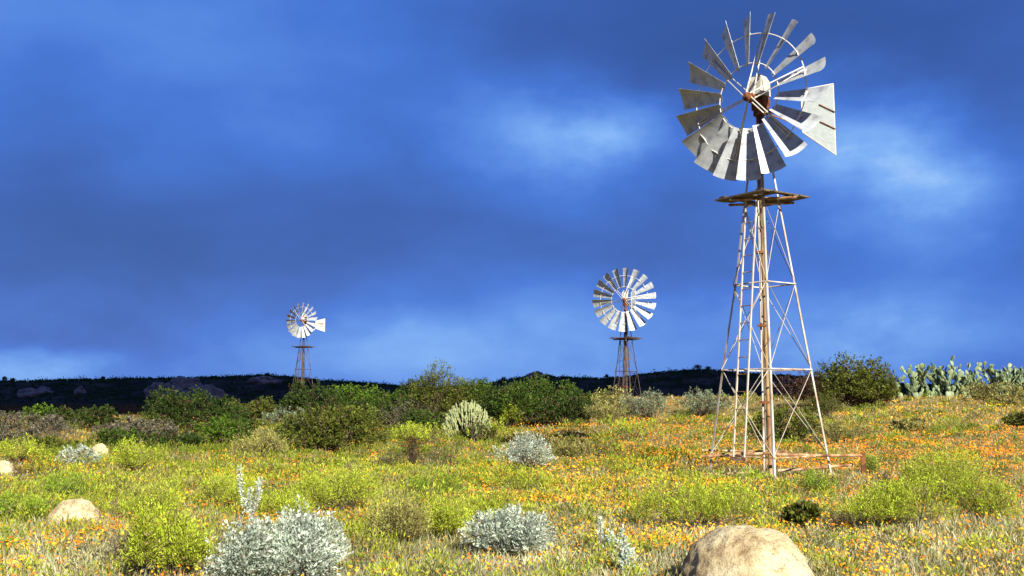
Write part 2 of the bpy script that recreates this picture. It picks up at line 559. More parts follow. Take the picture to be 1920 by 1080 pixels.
# ------------------------------------------------------------------ unseen cloud above the view, shaped and placed to shade the hills
def build_shade_cloud():
    z0 = 235.0
    off = (S.x / S.z * z0, S.y / S.z * z0)
    cx, cy = -10 + off[0], 415 + off[1]
    ax, ay = 430, 300
    nr, na = 26, 120
    vs_, fs = [], []
    for side in (1, -1):
        for i in range(nr + 1):
            q = i / nr
            for k in range(na):
                a = 2 * math.pi * k / na
                c, s_ = math.cos(a), math.sin(a)
                rr = (abs(c) ** 5 + abs(s_) ** 5) ** (-1 / 5)
                rr *= 1 + 0.035 * mnoise.noise(Vector((c * 3, s_ * 3, 4.2))) + 0.02 * mnoise.noise(Vector((c * 11, s_ * 11, 1.2)))
                x, y = cx + ax * rr * q * c, cy + ay * rr * q * s_
                f = max(0.0, 1 - q ** 5)
                lump = mnoise.fractal(Vector((x * 0.016, y * 0.016, side * 3.0)), 1.0, 2.0, 4)
                z = z0 + side * f * (13 + 11 * lump) if f > 0 else z0
                vs_.append((x, y, z))
    n1 = (nr + 1) * na
    for sd in (0, 1):
        for i in range(nr):
            for k in range(na):
                a, b = sd * n1 + i * na + k, sd * n1 + i * na + (k + 1) % na
                fs.append((a, b, b + na, a + na))
    for k in range(na):
        a, b = nr * na + k, nr * na + (k + 1) % na
        fs.append((a, b, b + n1, a + n1))
    me = mesh_np('cloud', vs_, fs, smooth=True)
    tag(obj('cloud', me, 'cloud'), 'broad lumpy storm cloud out of view, placed to shade the dark hills', kind='structure')


build_shade_cloud()

# ------------------------------------------------------------------ foliage geometry (numpy)
LQ = np.array([0, 1, 2, 3])


def unit(v):
    return v / np.maximum(np.linalg.norm(v, axis=-1, keepdims=True), 1e-9)


def leaf_quads(rng, pos, direc, L, W, col):
    """diamond leaves: base at pos, along direc; L, W arrays; returns verts, cols (4 per leaf)"""
    n = len(pos)
    r = unit(rng.normal(size=(n, 3)))
    side = unit(np.cross(direc, r))
    L = np.broadcast_to(L, (n,))[:, None]; W = np.broadcast_to(W, (n,))[:, None]
    nrm = np.cross(direc, side)
    v = np.stack([pos, pos + direc * L * 0.55 + side * W * 0.5 + nrm * L * 0.06, pos + direc * L, pos + direc * L * 0.45 - side * W * 0.5 + nrm * L * 0.06], 1)
    return v.reshape(-1, 3), np.repeat(col, 4, axis=0)


def quads_for(nv):
    return np.arange(nv).reshape(-1, 4)


def pal(rng, n, cols, jit=0.16):
    """random colour per leaf between palette entries"""
    cols = np.asarray(cols, float)
    k = rng.integers(0, len(cols), n); j = rng.integers(0, len(cols), n)
    t = rng.random(n)[:, None] * 0.6
    c = cols[k] * (1 - t) + cols[j] * t
    return c * (1 + jit * rng.normal(size=(n, 1))).clip(0.5, 1.6)


def tubes(rng, a, m, b, r0, r1):
    """three-sided bent twigs from a through m to b"""
    n = len(a)
    rings = []
    for p, q, rad in ((a, m - a, r0), (m, b - a, (r0 + r1) / 2), (b, b - m, r1)):
        d = unit(q + 1e-6)
        x = unit(np.cross(d, np.array([0.31, 0.87, 0.38])))
        y = np.cross(d, x)
        rad = np.broadcast_to(rad, (n,))[:, None]
        rings.append(np.stack([p + rad * (math.cos(t) * x + math.sin(t) * y) for t in (0, 2.094, 4.189)], 1))
    V = np.concatenate(rings, 1)             # n, 9, 3
    q = []
    for i in (0, 3):
        for k in range(3):
            q.append([i + k, i + (k + 1) % 3, i + 3 + (k + 1) % 3, i + 3 + k])
    q = np.array(q)
    Q = (np.arange(n)[:, None, None] * 9 + q[None]).reshape(-1, 4)
    return V.reshape(-1, 3), Q


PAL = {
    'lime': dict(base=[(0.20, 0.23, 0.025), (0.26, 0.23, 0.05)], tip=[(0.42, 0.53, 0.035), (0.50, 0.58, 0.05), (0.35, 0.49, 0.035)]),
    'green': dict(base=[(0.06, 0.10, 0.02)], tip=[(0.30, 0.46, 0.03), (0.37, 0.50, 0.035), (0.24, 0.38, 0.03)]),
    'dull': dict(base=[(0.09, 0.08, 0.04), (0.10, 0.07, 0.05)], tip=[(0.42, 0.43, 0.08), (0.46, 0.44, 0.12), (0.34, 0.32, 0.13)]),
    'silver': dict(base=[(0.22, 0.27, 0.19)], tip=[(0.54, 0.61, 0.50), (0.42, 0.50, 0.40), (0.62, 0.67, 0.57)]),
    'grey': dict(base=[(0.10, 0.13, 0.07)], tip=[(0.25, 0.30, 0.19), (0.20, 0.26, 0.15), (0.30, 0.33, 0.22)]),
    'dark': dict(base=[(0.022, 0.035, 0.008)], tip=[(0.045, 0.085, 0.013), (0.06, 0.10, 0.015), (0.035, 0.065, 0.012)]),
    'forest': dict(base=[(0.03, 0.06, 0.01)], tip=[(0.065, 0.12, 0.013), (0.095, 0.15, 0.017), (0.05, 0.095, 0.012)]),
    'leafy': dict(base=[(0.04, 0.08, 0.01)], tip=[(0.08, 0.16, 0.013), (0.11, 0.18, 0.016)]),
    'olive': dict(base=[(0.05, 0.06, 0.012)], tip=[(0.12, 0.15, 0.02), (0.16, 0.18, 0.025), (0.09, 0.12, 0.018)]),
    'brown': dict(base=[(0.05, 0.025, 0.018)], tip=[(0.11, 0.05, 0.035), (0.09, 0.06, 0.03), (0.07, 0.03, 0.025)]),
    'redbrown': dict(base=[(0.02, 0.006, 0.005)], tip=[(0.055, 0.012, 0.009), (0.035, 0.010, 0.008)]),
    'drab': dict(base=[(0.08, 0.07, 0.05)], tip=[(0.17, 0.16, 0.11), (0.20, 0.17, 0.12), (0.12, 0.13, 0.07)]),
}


def shrub_geo(rng, w, d, h, sprigs, leaves, L, W, upright, slen, pal_name, lobes=4, shell=0.45, splay=0.6, low=-0.1, flat=1.0):
    P = PAL[pal_name]
    # lobes give an uneven outline
    lc = np.zeros((lobes, 3)); lr = np.ones((lobes, 3))
    for i in range(lobes):
        a = rng.random() * 6.283
        q = 0.0 if i == 0 else 0.25 + 0.30 * rng.random()
        s_ = (0.80 if low < -0.2 else 0.70) if i == 0 else 0.32 + 0.36 * rng.random()
        lc[i] = (math.cos(a) * q * w, math.sin(a) * q * d, h * (0.25 + 0.18 * rng.random()) if i else h * 0.30)
        lr[i] = (w * 0.5 * s_, d * 0.5 * s_, h * (0.66 if i == 0 else 0.28 + 0.40 * rng.random()) * flat)
    wgt = lr[:, 0] * lr[:, 2]; wgt = wgt / wgt.sum()
    k = rng.choice(lobes, sprigs, p=wgt)
    phi = rng.random(sprigs) * 6.283
    ct = low + (1 - low) * rng.random(sprigs)
    stn = np.sqrt(1 - ct ** 2)
    out = np.stack([np.cos(phi) * stn, np.sin(phi) * stn, ct], 1)
    rad = (shell + (1 - shell) * rng.random(sprigs) ** 0.6)[:, None]
    c = lc[k] + out * rad * lr[k]
    c[:, 2] = np.maximum(c[:, 2], 0.03 * h)
    ax = unit(out * (1 - upright) + np.array([0, 0, 1.0]) * upright + 0.22 * rng.normal(size=(sprigs, 3)))
    sl = slen * (0.6 + 0.7 * rng.random(sprigs))
    t = rng.random((sprigs, leaves))
    pos = (c[:, None] + ax[:, None] * (sl[:, None] * (t - 0.35))[..., None]).reshape(-1, 3)
    pos += rng.normal(size=pos.shape) * 0.12 * slen
    ld = unit(np.repeat(ax, leaves, 0) + splay * rng.normal(size=(sprigs * leaves, 3)))
    n = len(pos)
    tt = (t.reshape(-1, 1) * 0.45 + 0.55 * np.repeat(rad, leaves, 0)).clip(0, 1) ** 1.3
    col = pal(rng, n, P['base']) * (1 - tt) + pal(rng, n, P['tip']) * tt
    # each sprig has a tone of its own
    col *= np.repeat((1 + 0.26 * rng.normal(size=(sprigs, 1))).clip(0.4, 1.6), leaves, 0)
    # some twigs are dry
    dry = np.repeat(rng.random(sprigs) < 0.09, leaves)
    col[dry] = pal(rng, int(dry.sum()), [(0.16, 0.11, 0.06), (0.10, 0.065, 0.04)]) * (2.0 if pal_name in ('lime', 'green') else 0.7)
    if pal_name == 'silver': col[dry] = pal(rng, int(dry.sum()), [(0.24, 0.23, 0.18), (0.18, 0.19, 0.14)])
    s_ = 0.45 + 1.0 * rng.random(n) ** 1.4
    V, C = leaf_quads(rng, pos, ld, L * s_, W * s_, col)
    V[:, 2] = np.maximum(V[:, 2], 0.0)
    # branches
    nb = min(sprigs, 46)
    ids = rng.choice(sprigs, nb, replace=False)
    a = np.stack([rng.normal(size=nb) * w * 0.05, rng.normal(size=nb) * d * 0.05, np.full(nb, -0.03)], 1)
    b = c[ids]
    m_ = a * 0.45 + b * 0.5 + np.stack([np.zeros(nb), np.zeros(nb), 0.12 * h * rng.random(nb)], 1)
    BV, BQ = tubes(rng, a, m_, b, 0.012 * max(h, 0.5), 0.004 * max(h, 0.5))
    return V, C, BV, BQ


SHRUBS = []


def shrub(name, label, u, vb, wpx, hpx, pal_name, style, seed, cat='shrub', group=None, tree=False, dk=1.0, lobes=None):
    """a shrub whose foot is on the ground seen at photo pixel (u, vb); wpx, hpx its size in the photograph"""
    rng = np.random.default_rng(seed)
    g = ground_at(u, vb)
    px = F / (g.y * math.cos(PITCH))
    w, h = wpx / px, hpx / px * 1.12
    d = w * dk * 0.9
    small = 1.0 / px                                   # metres per photo pixel here
    if style == 'feather':                             # erect leafy twigs
        n = int(np.clip(430 * (wpx * hpx) / 6000, 150, 1250)); lv = 15
        geo = shrub_geo(rng, w, d, h, n, lv, max(0.030, 3.3 * small), max(0.009, 1.15 * small), 0.62, max(0.20 * h, 0.14), pal_name, lobes or 5, 0.35, 0.45)
    elif style == 'woolly':                            # short stiff pale leaves in a dome
        n = int(np.clip(480 * (wpx * hpx) / 6000, 200, 1500)); lv = 12
        geo = shrub_geo(rng, w, d, h, n, lv, max(0.035, 3.2 * small), max(0.014, 1.5 * small), 0.30, max(0.16 * h, 0.09), pal_name, lobes or 5, 0.5, 0.55)
    elif style == 'twiggy':
        n = int(np.clip(240 * (wpx * hpx) / 6000, 110, 500)); lv = 11
        geo = shrub_geo(rng, w, d, h, n, lv, max(0.05, 3.0 * small), max(0.007, 0.75 * small), 0.35, 0.22 * h, pal_name, lobes or 5, 0.25, 0.5)
    elif style == 'loose':                             # airy thorn tree
        n = int(np.clip(900 * (wpx * hpx) / 6000, 260, 1700)); lv = 10
        geo = shrub_geo(rng, w, d, h, n, lv, max(0.06, 2.7 * small), max(0.03, 1.8 * small), 0.25, 0.10 * h, pal_name, lobes or 9, 0.4, 0.9, -0.35)
    else:                                              # 'dense' evergreen bush
        n = int(np.clip(820 * (wpx * hpx) / 6000, 300, 1700)); lv = 11
        geo = shrub_geo(rng, w, d, h, n, lv, max(0.07, 3.6 * small), max(0.04, 2.3 * small), 0.20, 0.10 * h, pal_name, lobes or 8, 0.55, 0.9, -0.25)
    V, C, BV, BQ = geo
    root = thing(name, (g.x, g.y, g.z - 0.02), label, cat, group)
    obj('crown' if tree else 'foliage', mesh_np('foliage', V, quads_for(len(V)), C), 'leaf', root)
    br = obj('limb' if tree else 'branches', mesh_np('branches', BV, BQ), 'twig', root)
    if tree:
        t = MB().tube([(0, 0, -0.1), (0.03 * w, 0, 0.25 * h), (-0.02 * w, 0.02 * w, 0.55 * h)], [0.05 * h, 0.036 * h, 0.02 * h], 8)
        obj('trunk', t.mesh('trunk', True), 'bark', root)
    if pal_name in ('silver', 'redbrown', 'brown', 'lime') or seed == 55: SHRUBS.append((g.x, g.y, w))
    return root


# ------------------------------------------------------------------ windmills
def blade_mesh(r0, r1, c0, c1, name):
    """curved sheet-metal sail; local X radial, Y chord, Z towards the front"""
    nr, nc, th = 4, 7, 0.004
    top, bot = [], []
    for i in range(nr + 1):
        q = i / nr
        r = r0 + (r1 - r0) * q
        c = c0 + (c1 - c0) * q
        for k in range(nc + 1):
            s_ = k / nc - 0.5
            cam_ = 0.11 * c * (1 - (2 * s_) ** 2)
            rr = r + (0.05 * c * (1 - (2 * s_) ** 2) if i == nr else 0)
            top.append((rr, s_ * c, -cam_ + th / 2)); bot.append((rr, s_ * c, -cam_ - th / 2))
    n = len(top)
    fs = []
    for i in range(nr):
        for k in range(nc):
            a = i * (nc + 1) + k
            q = (a, a + nc + 1, a + nc + 2, a + 1)
            fs.append(q); fs.append(tuple(x + n for x in reversed(q)))
    rim = [k for k in range(nc + 1)] + [i * (nc + 1) + nc for i in range(1, nr + 1)] + [nr * (nc + 1) + k for k in range(nc - 1, -1, -1)] + [i * (nc + 1) for i in range(nr - 1, 0, -1)]
    for j in range(len(rim)):
        a, b = rim[j], rim[(j + 1) % len(rim)]
        fs.append((a, b, b + n, a + n))
    me = bpy.data.meshes.new(name)
    me.from_pydata(top + bot, [], fs)
    me.update()
    return me


HUB_Z = 8.20
LV = [0.45, 2.26, 4.11, 5.92]              # heights of the girts and the platform
A0, ASL = 1.29, 0.1535                     # half diagonal of the tower at the ground, taper per metre


def leg_xy(i, z):
    a = max(A0 - ASL * z, 0.10)
    t = -math.pi / 2 + i * math.pi / 2     # 0 front, 1 right, 2 back, 3 left
    return Vector((a * math.cos(t), a * math.sin(t), z))


CACHE = {}


def shared(key, fn):
    if key not in CACHE: CACHE[key] = fn()
    return CACHE[key]


def windmill(loc, rz, yaw, label, wheel_r, vane_mat, near, spin, tail_swing=0.0, letters=False):
    """yaw: angle by which the wheel looks to the left of the camera"""
    root = thing('windmill', loc, label, 'windmill', 'water-pumping windmills on the meadow', rz)
    rnd = random.Random(int(loc[1] * 10))
    # legs
    for i in range(4):
        def leg(i=i):
            m_ = MB()
            pts = [leg_xy(i, z) for z in (-0.25, 0.45, 2.26, 4.11, 5.92, 7.55)]
            if i == 3:
                pts[3] = pts[3] + Vector((0.035, 0, 0))
            c = Vector((0, 0, 0))
            for p, q in zip(pts, pts[1:]):
                m_.angle_bar(p, q, -(Vector((p.x, p.y, 0))), 0.050, 0.007)
            return m_.mesh('leg')
        obj('leg', shared(('leg', i), leg), 'leg', root)
    # girts and bracing
    for li, z in enumerate(LV[:3]):
        for i in range(4):
            def girt(i=i, z=z):
                a, b = leg_xy(i, z), leg_xy((i + 1) % 4, z)
                return MB().angle_bar(a, b, (0, 0, -1), 0.038, 0.006).mesh('girt')
            obj('girt', shared(('girt', i, li), girt), 'rusty_pipe' if li == 0 else 'leg', root)
    for li in range(3):
        for i in range(4):
            for s_ in (0, 1):
                def brace(i=i, li=li, s_=s_):
                    a, b = leg_xy(i, LV[li + s_]), leg_xy((i + 1) % 4, LV[li + 1 - s_])
                    mid = (a + b) / 2; o = Vector((mid.x, mid.y, 0)).normalized() * (0.012 if s_ else -0.012)
                    return MB().tube([a, mid + o, b], 0.0075, 6).mesh('brace', True)
                obj('brace', shared(('brace', i, li, s_), brace), 'ladder', root)
    # pump pipe and rod up the middle, mast on top
    pp = obj('pump_pipe', shared('pipe', lambda: MB().tube([(0.03, -0.05, -0.3), (0.0, -0.03, 4.0), (0, 0, 7.55)], 0.047, 12).mesh('pump_pipe', True)), 'pump', root)
    obj('pump_rod', shared('rod', lambda: MB().tube([(-0.10, 0.03, 0.3), (-0.085, 0.02, 4.0), (-0.06, 0, 7.6)], 0.022, 8).mesh('pump_rod', True)), 'leg', root)
    for z in (1.55, 3.2, 4.8):
        obj('clamp', shared(('clamp', z), lambda z=z: MB().box((-0.03, -0.02, z), (0.26, 0.14, 0.05)).mesh('clamp')), 'rust', root)
    obj('mast', shared('mast', lambda: MB().tube([(0, 0, 7.35), (0, 0, 7.5), (0, 0, 7.52), (0, 0, 8.0)], [0.13, 0.13, 0.075, 0.075], 14).mesh('mast', True)), 'rust', root)
    # ladder on the front left face
    b0, b1 = (leg_xy(3, 0.42) + leg_xy(0, 0.42)) / 2, (leg_xy(3, 5.9) + leg_xy(0, 5.9)) / 2
    out = Vector((-1, -1, 0)).normalized() * 0.07
    side = Vector((1, -1, 0)).normalized()
    lad = obj('ladder', shared('lad', lambda: MB().box(b0 + out + Vector((0, 0, -0.04)), (0.42, 0.06, 0.08), Matrix.Rotation(-math.pi / 4, 3, 'Z')).mesh('ladder')), 'rusty_pipe', root)
    for s_ in (-1, 1):
        obj('rail', shared(('rail', s_), lambda s_=s_: MB().box(((b0 + b1) / 2 + out + side * s_ * 0.15), (0.036, 0.026, (b1 - b0).length),
            (b1 - b0).to_track_quat('Z', 'X').to_matrix()).mesh('rail')), 'ladder', lad)
    for k in range(15):
        t = (k + 0.7) / 15
        c = b0.lerp(b1, t) + out
        obj('rung', shared(('rung', k), lambda c=c: MB().tube([c - side * 0.15, c + side * 0.15], 0.011, 6).mesh('rung')), 'rusty_pipe', lad)
    # platform of planks, a corner towards the camera, its middle open for the ladder
    def frame():
        m_ = MB()
        for s_ in (-1, 1):
            m_.tube([(-0.70 + 0.0, s_ * 0.30 - 0.0, 5.93), (0.72, s_ * 0.30, 5.93)], 0.03, 4)
        return m_.mesh('platform_frame')
    pf = obj('platform_frame', shared('pframe', frame), 'rusty_pipe', root)
    e1, e2 = Vector((1, 1, 0)).normalized(), Vector((1, -1, 0)).normalized()
    rot = Matrix.Rotation(-math.pi / 4, 3, 'Z')
    prow = [(-0.64, -0.70, 0.70), (-0.46, -0.72, 0.20), (-0.29, -0.69, 0.68), (0.30, -0.70, 0.70), (0.48, -0.25, 0.73), (0.66, -0.71, 0.70)]
    for k, (q, s0, s1) in enumerate(prow):
        c = e1 * q + e2 * ((s0 + s1) / 2) + Vector((0, 0, 5.985 + 0.006 * (k % 3)))
        obj('plank', shared(('plank', k), lambda c=c, s0=s0, s1=s1, k=k: MB().box(c, (s1 - s0, 0.18, 0.035), rot @ Matrix.Rotation(0.02 * ((k * 7) % 3 - 1), 3, 'X')).mesh('plank')), 'plank', root)
    for k, (q, z) in enumerate(((-0.52, 6.03), (0.52, 6.03), (0.0, 6.035))):
        c = e2 * q + Vector((0, 0, z)) + e1 * (0.0 if k < 2 else 0.42)
        ln = 1.40 if k < 2 else 0.5
        obj('plank', shared(('plank2', k), lambda c=c, ln=ln: MB().box(c, (ln, 0.15, 0.03), Matrix.Rotation(math.pi / 4, 3, 'Z')).mesh('plank')), 'plank', root)
    if near:
        # rusty rails and post around the foot
        for k, (a, b, r) in enumerate([((-1.42, -0.12, 0.40), (0.10, -0.42, 0.50), 0.030), ((0.0, -0.50, 0.47), (1.92, -0.10, 0.45), 0.030),
                                       ((-1.46, -0.32, 0.03), (-0.20, 0.10, 0.06), 0.028), ((0.15, -0.20, 0.12), (1.72, 0.12, 0.24), 0.030), ((-1.40, 0.10, 0.52), (0.4, 0.30, 0.50), 0.022)]):
            obj('rail', MB().tube([a, ((a[0] + b[0]) / 2, (a[1] + b[1]) / 2, (a[2] + b[2]) / 2 - 0.012), b], r, 8).mesh('rail', True), 'rusty_pipe', root)
        obj('post', MB().box((1.90, -0.10, 0.20), (0.085, 0.07, 0.62)).mesh('post'), 'rust', root)
    if not near:
        # the farther towers are of darker, barer iron
        for ch in root.children:
            if ch.name.split('.')[0] in ('leg', 'girt', 'brace', 'pump_rod', 'pump_pipe', 'plank', 'platform_frame', 'ladder'):
                for q in (ch, *ch.children):
                    q.material_slots[0].link = 'OBJECT'; q.material_slots[0].material = M['far_iron']
    # head: turntable, gearbox and hood, turned with the wheel
    n = Vector((-math.sin(yaw + rz), -math.cos(yaw + rz), 0))      # towards the front, in tower space
    def gear():
        m_ = MB()
        m_.tube([(0, 0, 7.86), (0, 0, 7.98)], 0.13, 14)
        m_.box((0, 0.02, 8.08), (0.20, 0.34, 0.22))
        m_.tube([(-0.11, 0.08, 8.16), (-0.15, 0.08, 8.16)], 0.14, 16)
        m_.tube([(0.11, 0.08, 8.16), (0.15, 0.08, 8.16)], 0.14, 16)
        m_.tube([(0, -0.40, 8.25), (0, 0.24, 8.25)], 0.05, 12)
        m_.tube([(0.10, 0.22, 8.02), (0.22, 0.46, 7.96)], 0.03, 8)
        m_.tube([(-0.10, 0.22, 8.02), (-0.14, 0.40, 7.94)], 0.025, 8)
        m_.box((0.12, 0.30, 7.97), (0.30, 0.05, 0.06))
        return m_.mesh('gearbox')
    gb = obj('gearbox', shared('gear', gear), 'rust', root)
    ang = math.atan2(n.y, n.x) + math.pi / 2
    gb.rotation_euler = (0, 0, ang)
    def hood():
        m_ = MB()
        a, b = [], []
        w0, w1 = 0.17, 0.10
        vs_ = [(-w0, -0.20, 8.30), (w0, -0.20, 8.30), (w0, 0.22, 8.30), (-w0, 0.22, 8.30), (-w0, -0.16, 8.62), (w0, -0.16, 8.62), (w0, 0.20, 8.62), (-w0, 0.20, 8.62),
               (-w1, -0.10, 8.76), (w1, -0.10, 8.76), (w1, 0.16, 8.76), (-w1, 0.16, 8.76)]
        m_.add(vs_, [(0, 1, 5, 4), (1, 2, 6, 5), (2, 3, 7, 6), (3, 0, 4, 7), (4, 5, 9, 8), (5, 6, 10, 9), (6, 7, 11, 10), (7, 4, 8, 11), (8, 9, 10, 11), (3, 2, 1, 0)])
        return m_.mesh('hood')
    obj('hood', shared('hood', hood), 'hood', gb)
    # tail: arm and vane
    t_ang = ang + tail_swing
    def arm():
        m_ = MB()
        m_.tube([(0, 0.10, 8.05), (0, 3.20, 8.30)], 0.022, 8)
        m_.tube([(0, 0.12, 7.98), (0, 1.85, 7.95)], 0.016, 6)
        return m_.mesh('tail_arm')
    ta = obj('tail_arm', shared('arm', arm), 'rusty_pipe', root)
    ta.rotation_euler = (0, 0, t_ang)
    if letters:
        ta.scale = (1, 1.0, 0.66); ta.location.z = 8.2 * 0.34 - 0.30
    def vane():
        m_ = MB()
        y0, y1 = 1.74, 3.24
        p = [(y0, 7.80), (y1, 7.52), (y1, 9.30), (y0, 8.82)]
        for s_ in (-0.003, 0.003):
            m_.v += [(s_ + 0.03, a, b) for a, b in p]
        m_.f += [(0, 1, 2, 3), (7, 6, 5, 4), (0, 4, 5, 1), (1, 5, 6, 2), (2, 6, 7, 3), (3, 7, 4, 0)]
        return m_.mesh('vane')
    va = obj('vane', shared(('vane', vane_mat), vane), vane_mat, ta)
    def edge():
        m_ = MB()
        p = [(0.03, 1.74, 7.80), (0.03, 3.24, 7.52), (0.03, 3.24, 9.30), (0.03, 1.74, 8.82)]
        for a, b in zip(p, p[1:] + p[:1]):
            m_.tube([a, b], 0.014, 6)
        return m_.mesh('vane_edge')
    obj('vane_edge', shared('vedge', edge), 'ring', ta)
    for k, (za, zb, ya) in enumerate(((8.62, 8.58, 2.5), (8.22, 8.16, 2.2))):
        obj('vane_rib', shared(('vrib', k), lambda za=za, zb=zb, ya=ya: MB().tube([(0.008, ya, za), (0.008, 3.22, zb)], 0.014, 6).add(
            *(lambda q: (q.v, q.f))(MB().tube([(0.052, ya, za), (0.052, 3.22, zb)], 0.014, 6))).mesh('vane_rib')), 'rust', ta)
    if letters:
        m_ = MB()
        y = 2.08
        for k, (w_, h_) in enumerate(((0.10, 0.22), (0.06, 0.15), (0.09, 0.18), (0.05, 0.24), (0.10, 0.16), (0.06, 0.20), (0.08, 0.15))):
            for s_ in (0.0255, 0.0345):
                m_.box((s_, y + w_ / 2, 8.48), (0.002, w_, h_))
            y += w_ + 0.045
        obj('lettering', m_.mesh('lettering'), 'letter', ta)
    # the wheel: rings, hub, arms and eighteen sails
    ca, k_ = Vector((0, 0, HUB_Z)) + n * 0.43, wheel_r / 1.85
    zax = n
    xax = Vector((0, 0, 1)).cross(zax).normalized()      # to the right seen from the front
    yax = Vector((0, 0, 1))
    mw = Matrix((xax, yax, zax)).transposed().to_4x4()
    mw.translation = ca
    def rings():
        m_ = MB()
        m_.torus(0.75 * k_, 0.014, 72, 6, -0.02)
        m_.torus(1.40 * k_, 0.013, 84, 6, -0.04)
        return m_.mesh('wheel_ring', True)
    wheel = obj('wheel', shared(('rings', wheel_r), rings), 'ring', root)
    wheel.matrix_local = mw @ Matrix.Rotation(spin, 4, 'Z')
    obj('hub', shared('hub', lambda: MB().tube([(0, 0, -0.16), (0, 0, -0.14), (0, 0, 0.05), (0, 0, 0.06), (0, 0, 0.12)], [0.10, 0.115, 0.10, 0.06, 0.045], 16).mesh('hub', True)), 'rust', wheel)
    bm = shared(('blade', wheel_r), lambda: blade_mesh(0.70 * k_, 1.83 * k_, 0.215 * k_, 0.54 * k_, 'blade'))
    beta = R(38)
    for k in range(18):
        a = k * math.pi / 9
        b = obj('blade', bm, 'galv', wheel)
        # pitched about its radius: the face turns towards the anticlockwise tangent
        b.matrix_local = Matrix.Rotation(a, 4, 'Z') @ Matrix.Rotation(-beta + 0.06 * rnd.uniform(-1, 1), 4, 'X')
    def bracket():
        m_ = MB()
        m_.tube([(1.40 * k_, -0.10, 0.02), (1.40 * k_, 0.0, -0.035), (1.40 * k_, 0.10, -0.12)], 0.012, 5)
        return m_.mesh('bracket')
    bk = shared(('bracket', wheel_r), bracket)
    if near:
        for k in range(18):
            b = obj('bracket', bk, 'ring', wheel)
            b.matrix_local = Matrix.Rotation(k * math.pi / 9, 4, 'Z')
    for k in range(6):
        a = k * math.pi / 3 + R(4)
        for s_ in (-1, 1):
            def spoke(s_=s_):
                return MB().tube([(0.09, s_ * 0.05, 0.02 if s_ > 0 else -0.11), (1.40 * k_, s_ * 0.035, -0.03)], 0.0155, 6).mesh('spoke', True)
            o = obj('spoke', shared(('spoke', wheel_r, s_), spoke), 'ring', wheel)
            o.matrix_local = Matrix.Rotation(a, 4, 'Z')
    return root


def foot(u, Yd):
    x = (u - 960) / F * Yd / math.cos(PITCH) * (1 - 0.0) * math.cos(PITCH)
    return Vector((x, Yd, hz(x, Yd)))


# place towers from the middle of each tower seen in the photograph
p1 = at(1443, 893, 21.5)
windmill((p1.x, 21.5, hz(p1.x, 21.5)), R(-10), R(47), 'tall windmill nearest the camera with full tower, ladder and grey tail vane', 1.85, 'vane', True, R(9))
p2 = at(1175, 745, 57.5)
windmill((p2.x, 57.5, hz(p2.x, 57.5)), R(9), R(17), 'middle-distance windmill with its wheel facing the camera, behind grey shrubs', 1.85, 'vane', False, R(6))
p3 = at(567, 740, 84.0)
windmill((p3.x, 84.0, hz(p3.x, 84.0)), R(4), R(21), 'smallest, farthest windmill with a cream lettered tail vane, on the left', 1.49, 'cream', False, R(3), letters=True)


# ------------------------------------------------------------------ boulders
ROCKS = []


def boulder(u, Yd, w, d, h, label, seed, crease=None, rz=0.0, name='boulder'):
    g = at(u, 800, Yd)
    rng = random.Random(seed)
    n1, n2 = 80, 44
    vs_, fs = [], []
    o = Vector((seed * 3.7, seed * 1.3, seed * 0.7))
    for i in range(n2 + 1):
        th = math.pi * i / n2 * 0.74
        for k in range(n1):
            a = 2 * math.pi * k / n1
            p = Vector((math.sin(th) * math.cos(a), math.sin(th) * math.sin(a), math.cos(th)))
            q = p * 1.0
            r = 1 + 0.09 * mnoise.noise(q * 1.2 + o) + 0.05 * mnoise.noise(q * 3.1 + o) + 0.035 * mnoise.fractal(q * 7 + o, 1.0, 2.0, 4)
            if crease:
                cd = (p.x - crease[0] - 0.25 * p.z + 0.12 * mnoise.noise(q * 2 + o)) / 0.13
                r -= crease[1] * math.exp(-cd * cd)
            vs_.append((p.x * r * w / 2, p.y * r * d / 2, (p.z * r) * h))
    for i in range(n2):
        for k in range(n1):
            fs.append((i * n1 + k, (i + 1) * n1 + k, (i + 1) * n1 + (k + 1) % n1, i * n1 + (k + 1) % n1))
    me = mesh_np('boulder', vs_, fs, smooth=True)
    ob = obj(name, me, 'boulder')
    ob.location = (g.x, Yd, hz(g.x, Yd) - 0.03)
    ob.rotation_euler = (0, 0, rz)
    ROCKS.append((g.x, Yd, w))
    tag(ob, label, 'boulder', 'pale boulders lying in the meadow')
    return ob


boulder(1393, 8.35, 1.13, 1.0, 0.55, 'large rounded cream boulder at the bottom edge in front of the tower', 3, (0.05, 0.05))
boulder(149, 13.2, 0.70, 0.6, 0.37, 'whole pale domed boulder among orange flowers near the left edge', 5, (-0.28, 0.06))
boulder(189, 26.5, 0.48, 0.45, 0.38, 'small tan rock peeping over the yellow bushes', 8)
boulder(4, 21.6, 0.80, 0.7, 0.42, 'sunlit white rock cut off by the left edge of the picture', 11)

# ------------------------------------------------------------------ shrubs and trees one by one
# silver and grey
shrub('silver_bush', 'largest silvery white bush, cut off by the bottom edge', 552, 1112, 232, 134, 'silver', 'woolly', 122, lobes=8)
shrub('silver_bush', 'round white bush in the front middle of the flower field', 943, 1050, 160, 80, 'silver', 'woolly', 22)
shrub('silver_bush', 'pale grey dome bush in mid-field with a dark left side', 995, 890, 112, 72, 'silver', 'woolly', 23)
shrub('silver_bush', 'small silver bush just left of the small tan rock', 146, 880, 72, 42, 'silver', 'woolly', 24)
shrub('grey_bush', 'grey-green bush in front of the dark thicket left of centre', 530, 806, 66, 40, 'grey', 'woolly', 25)
shrub('grey_bush', 'grey bush right at the foot of the middle windmill', 1222, 790, 84, 55, 'grey', 'woolly', 26)
shrub('grey_bush', 'low grey-green bush left of the tall tower', 1318, 782, 112, 46, 'grey', 'woolly', 27)
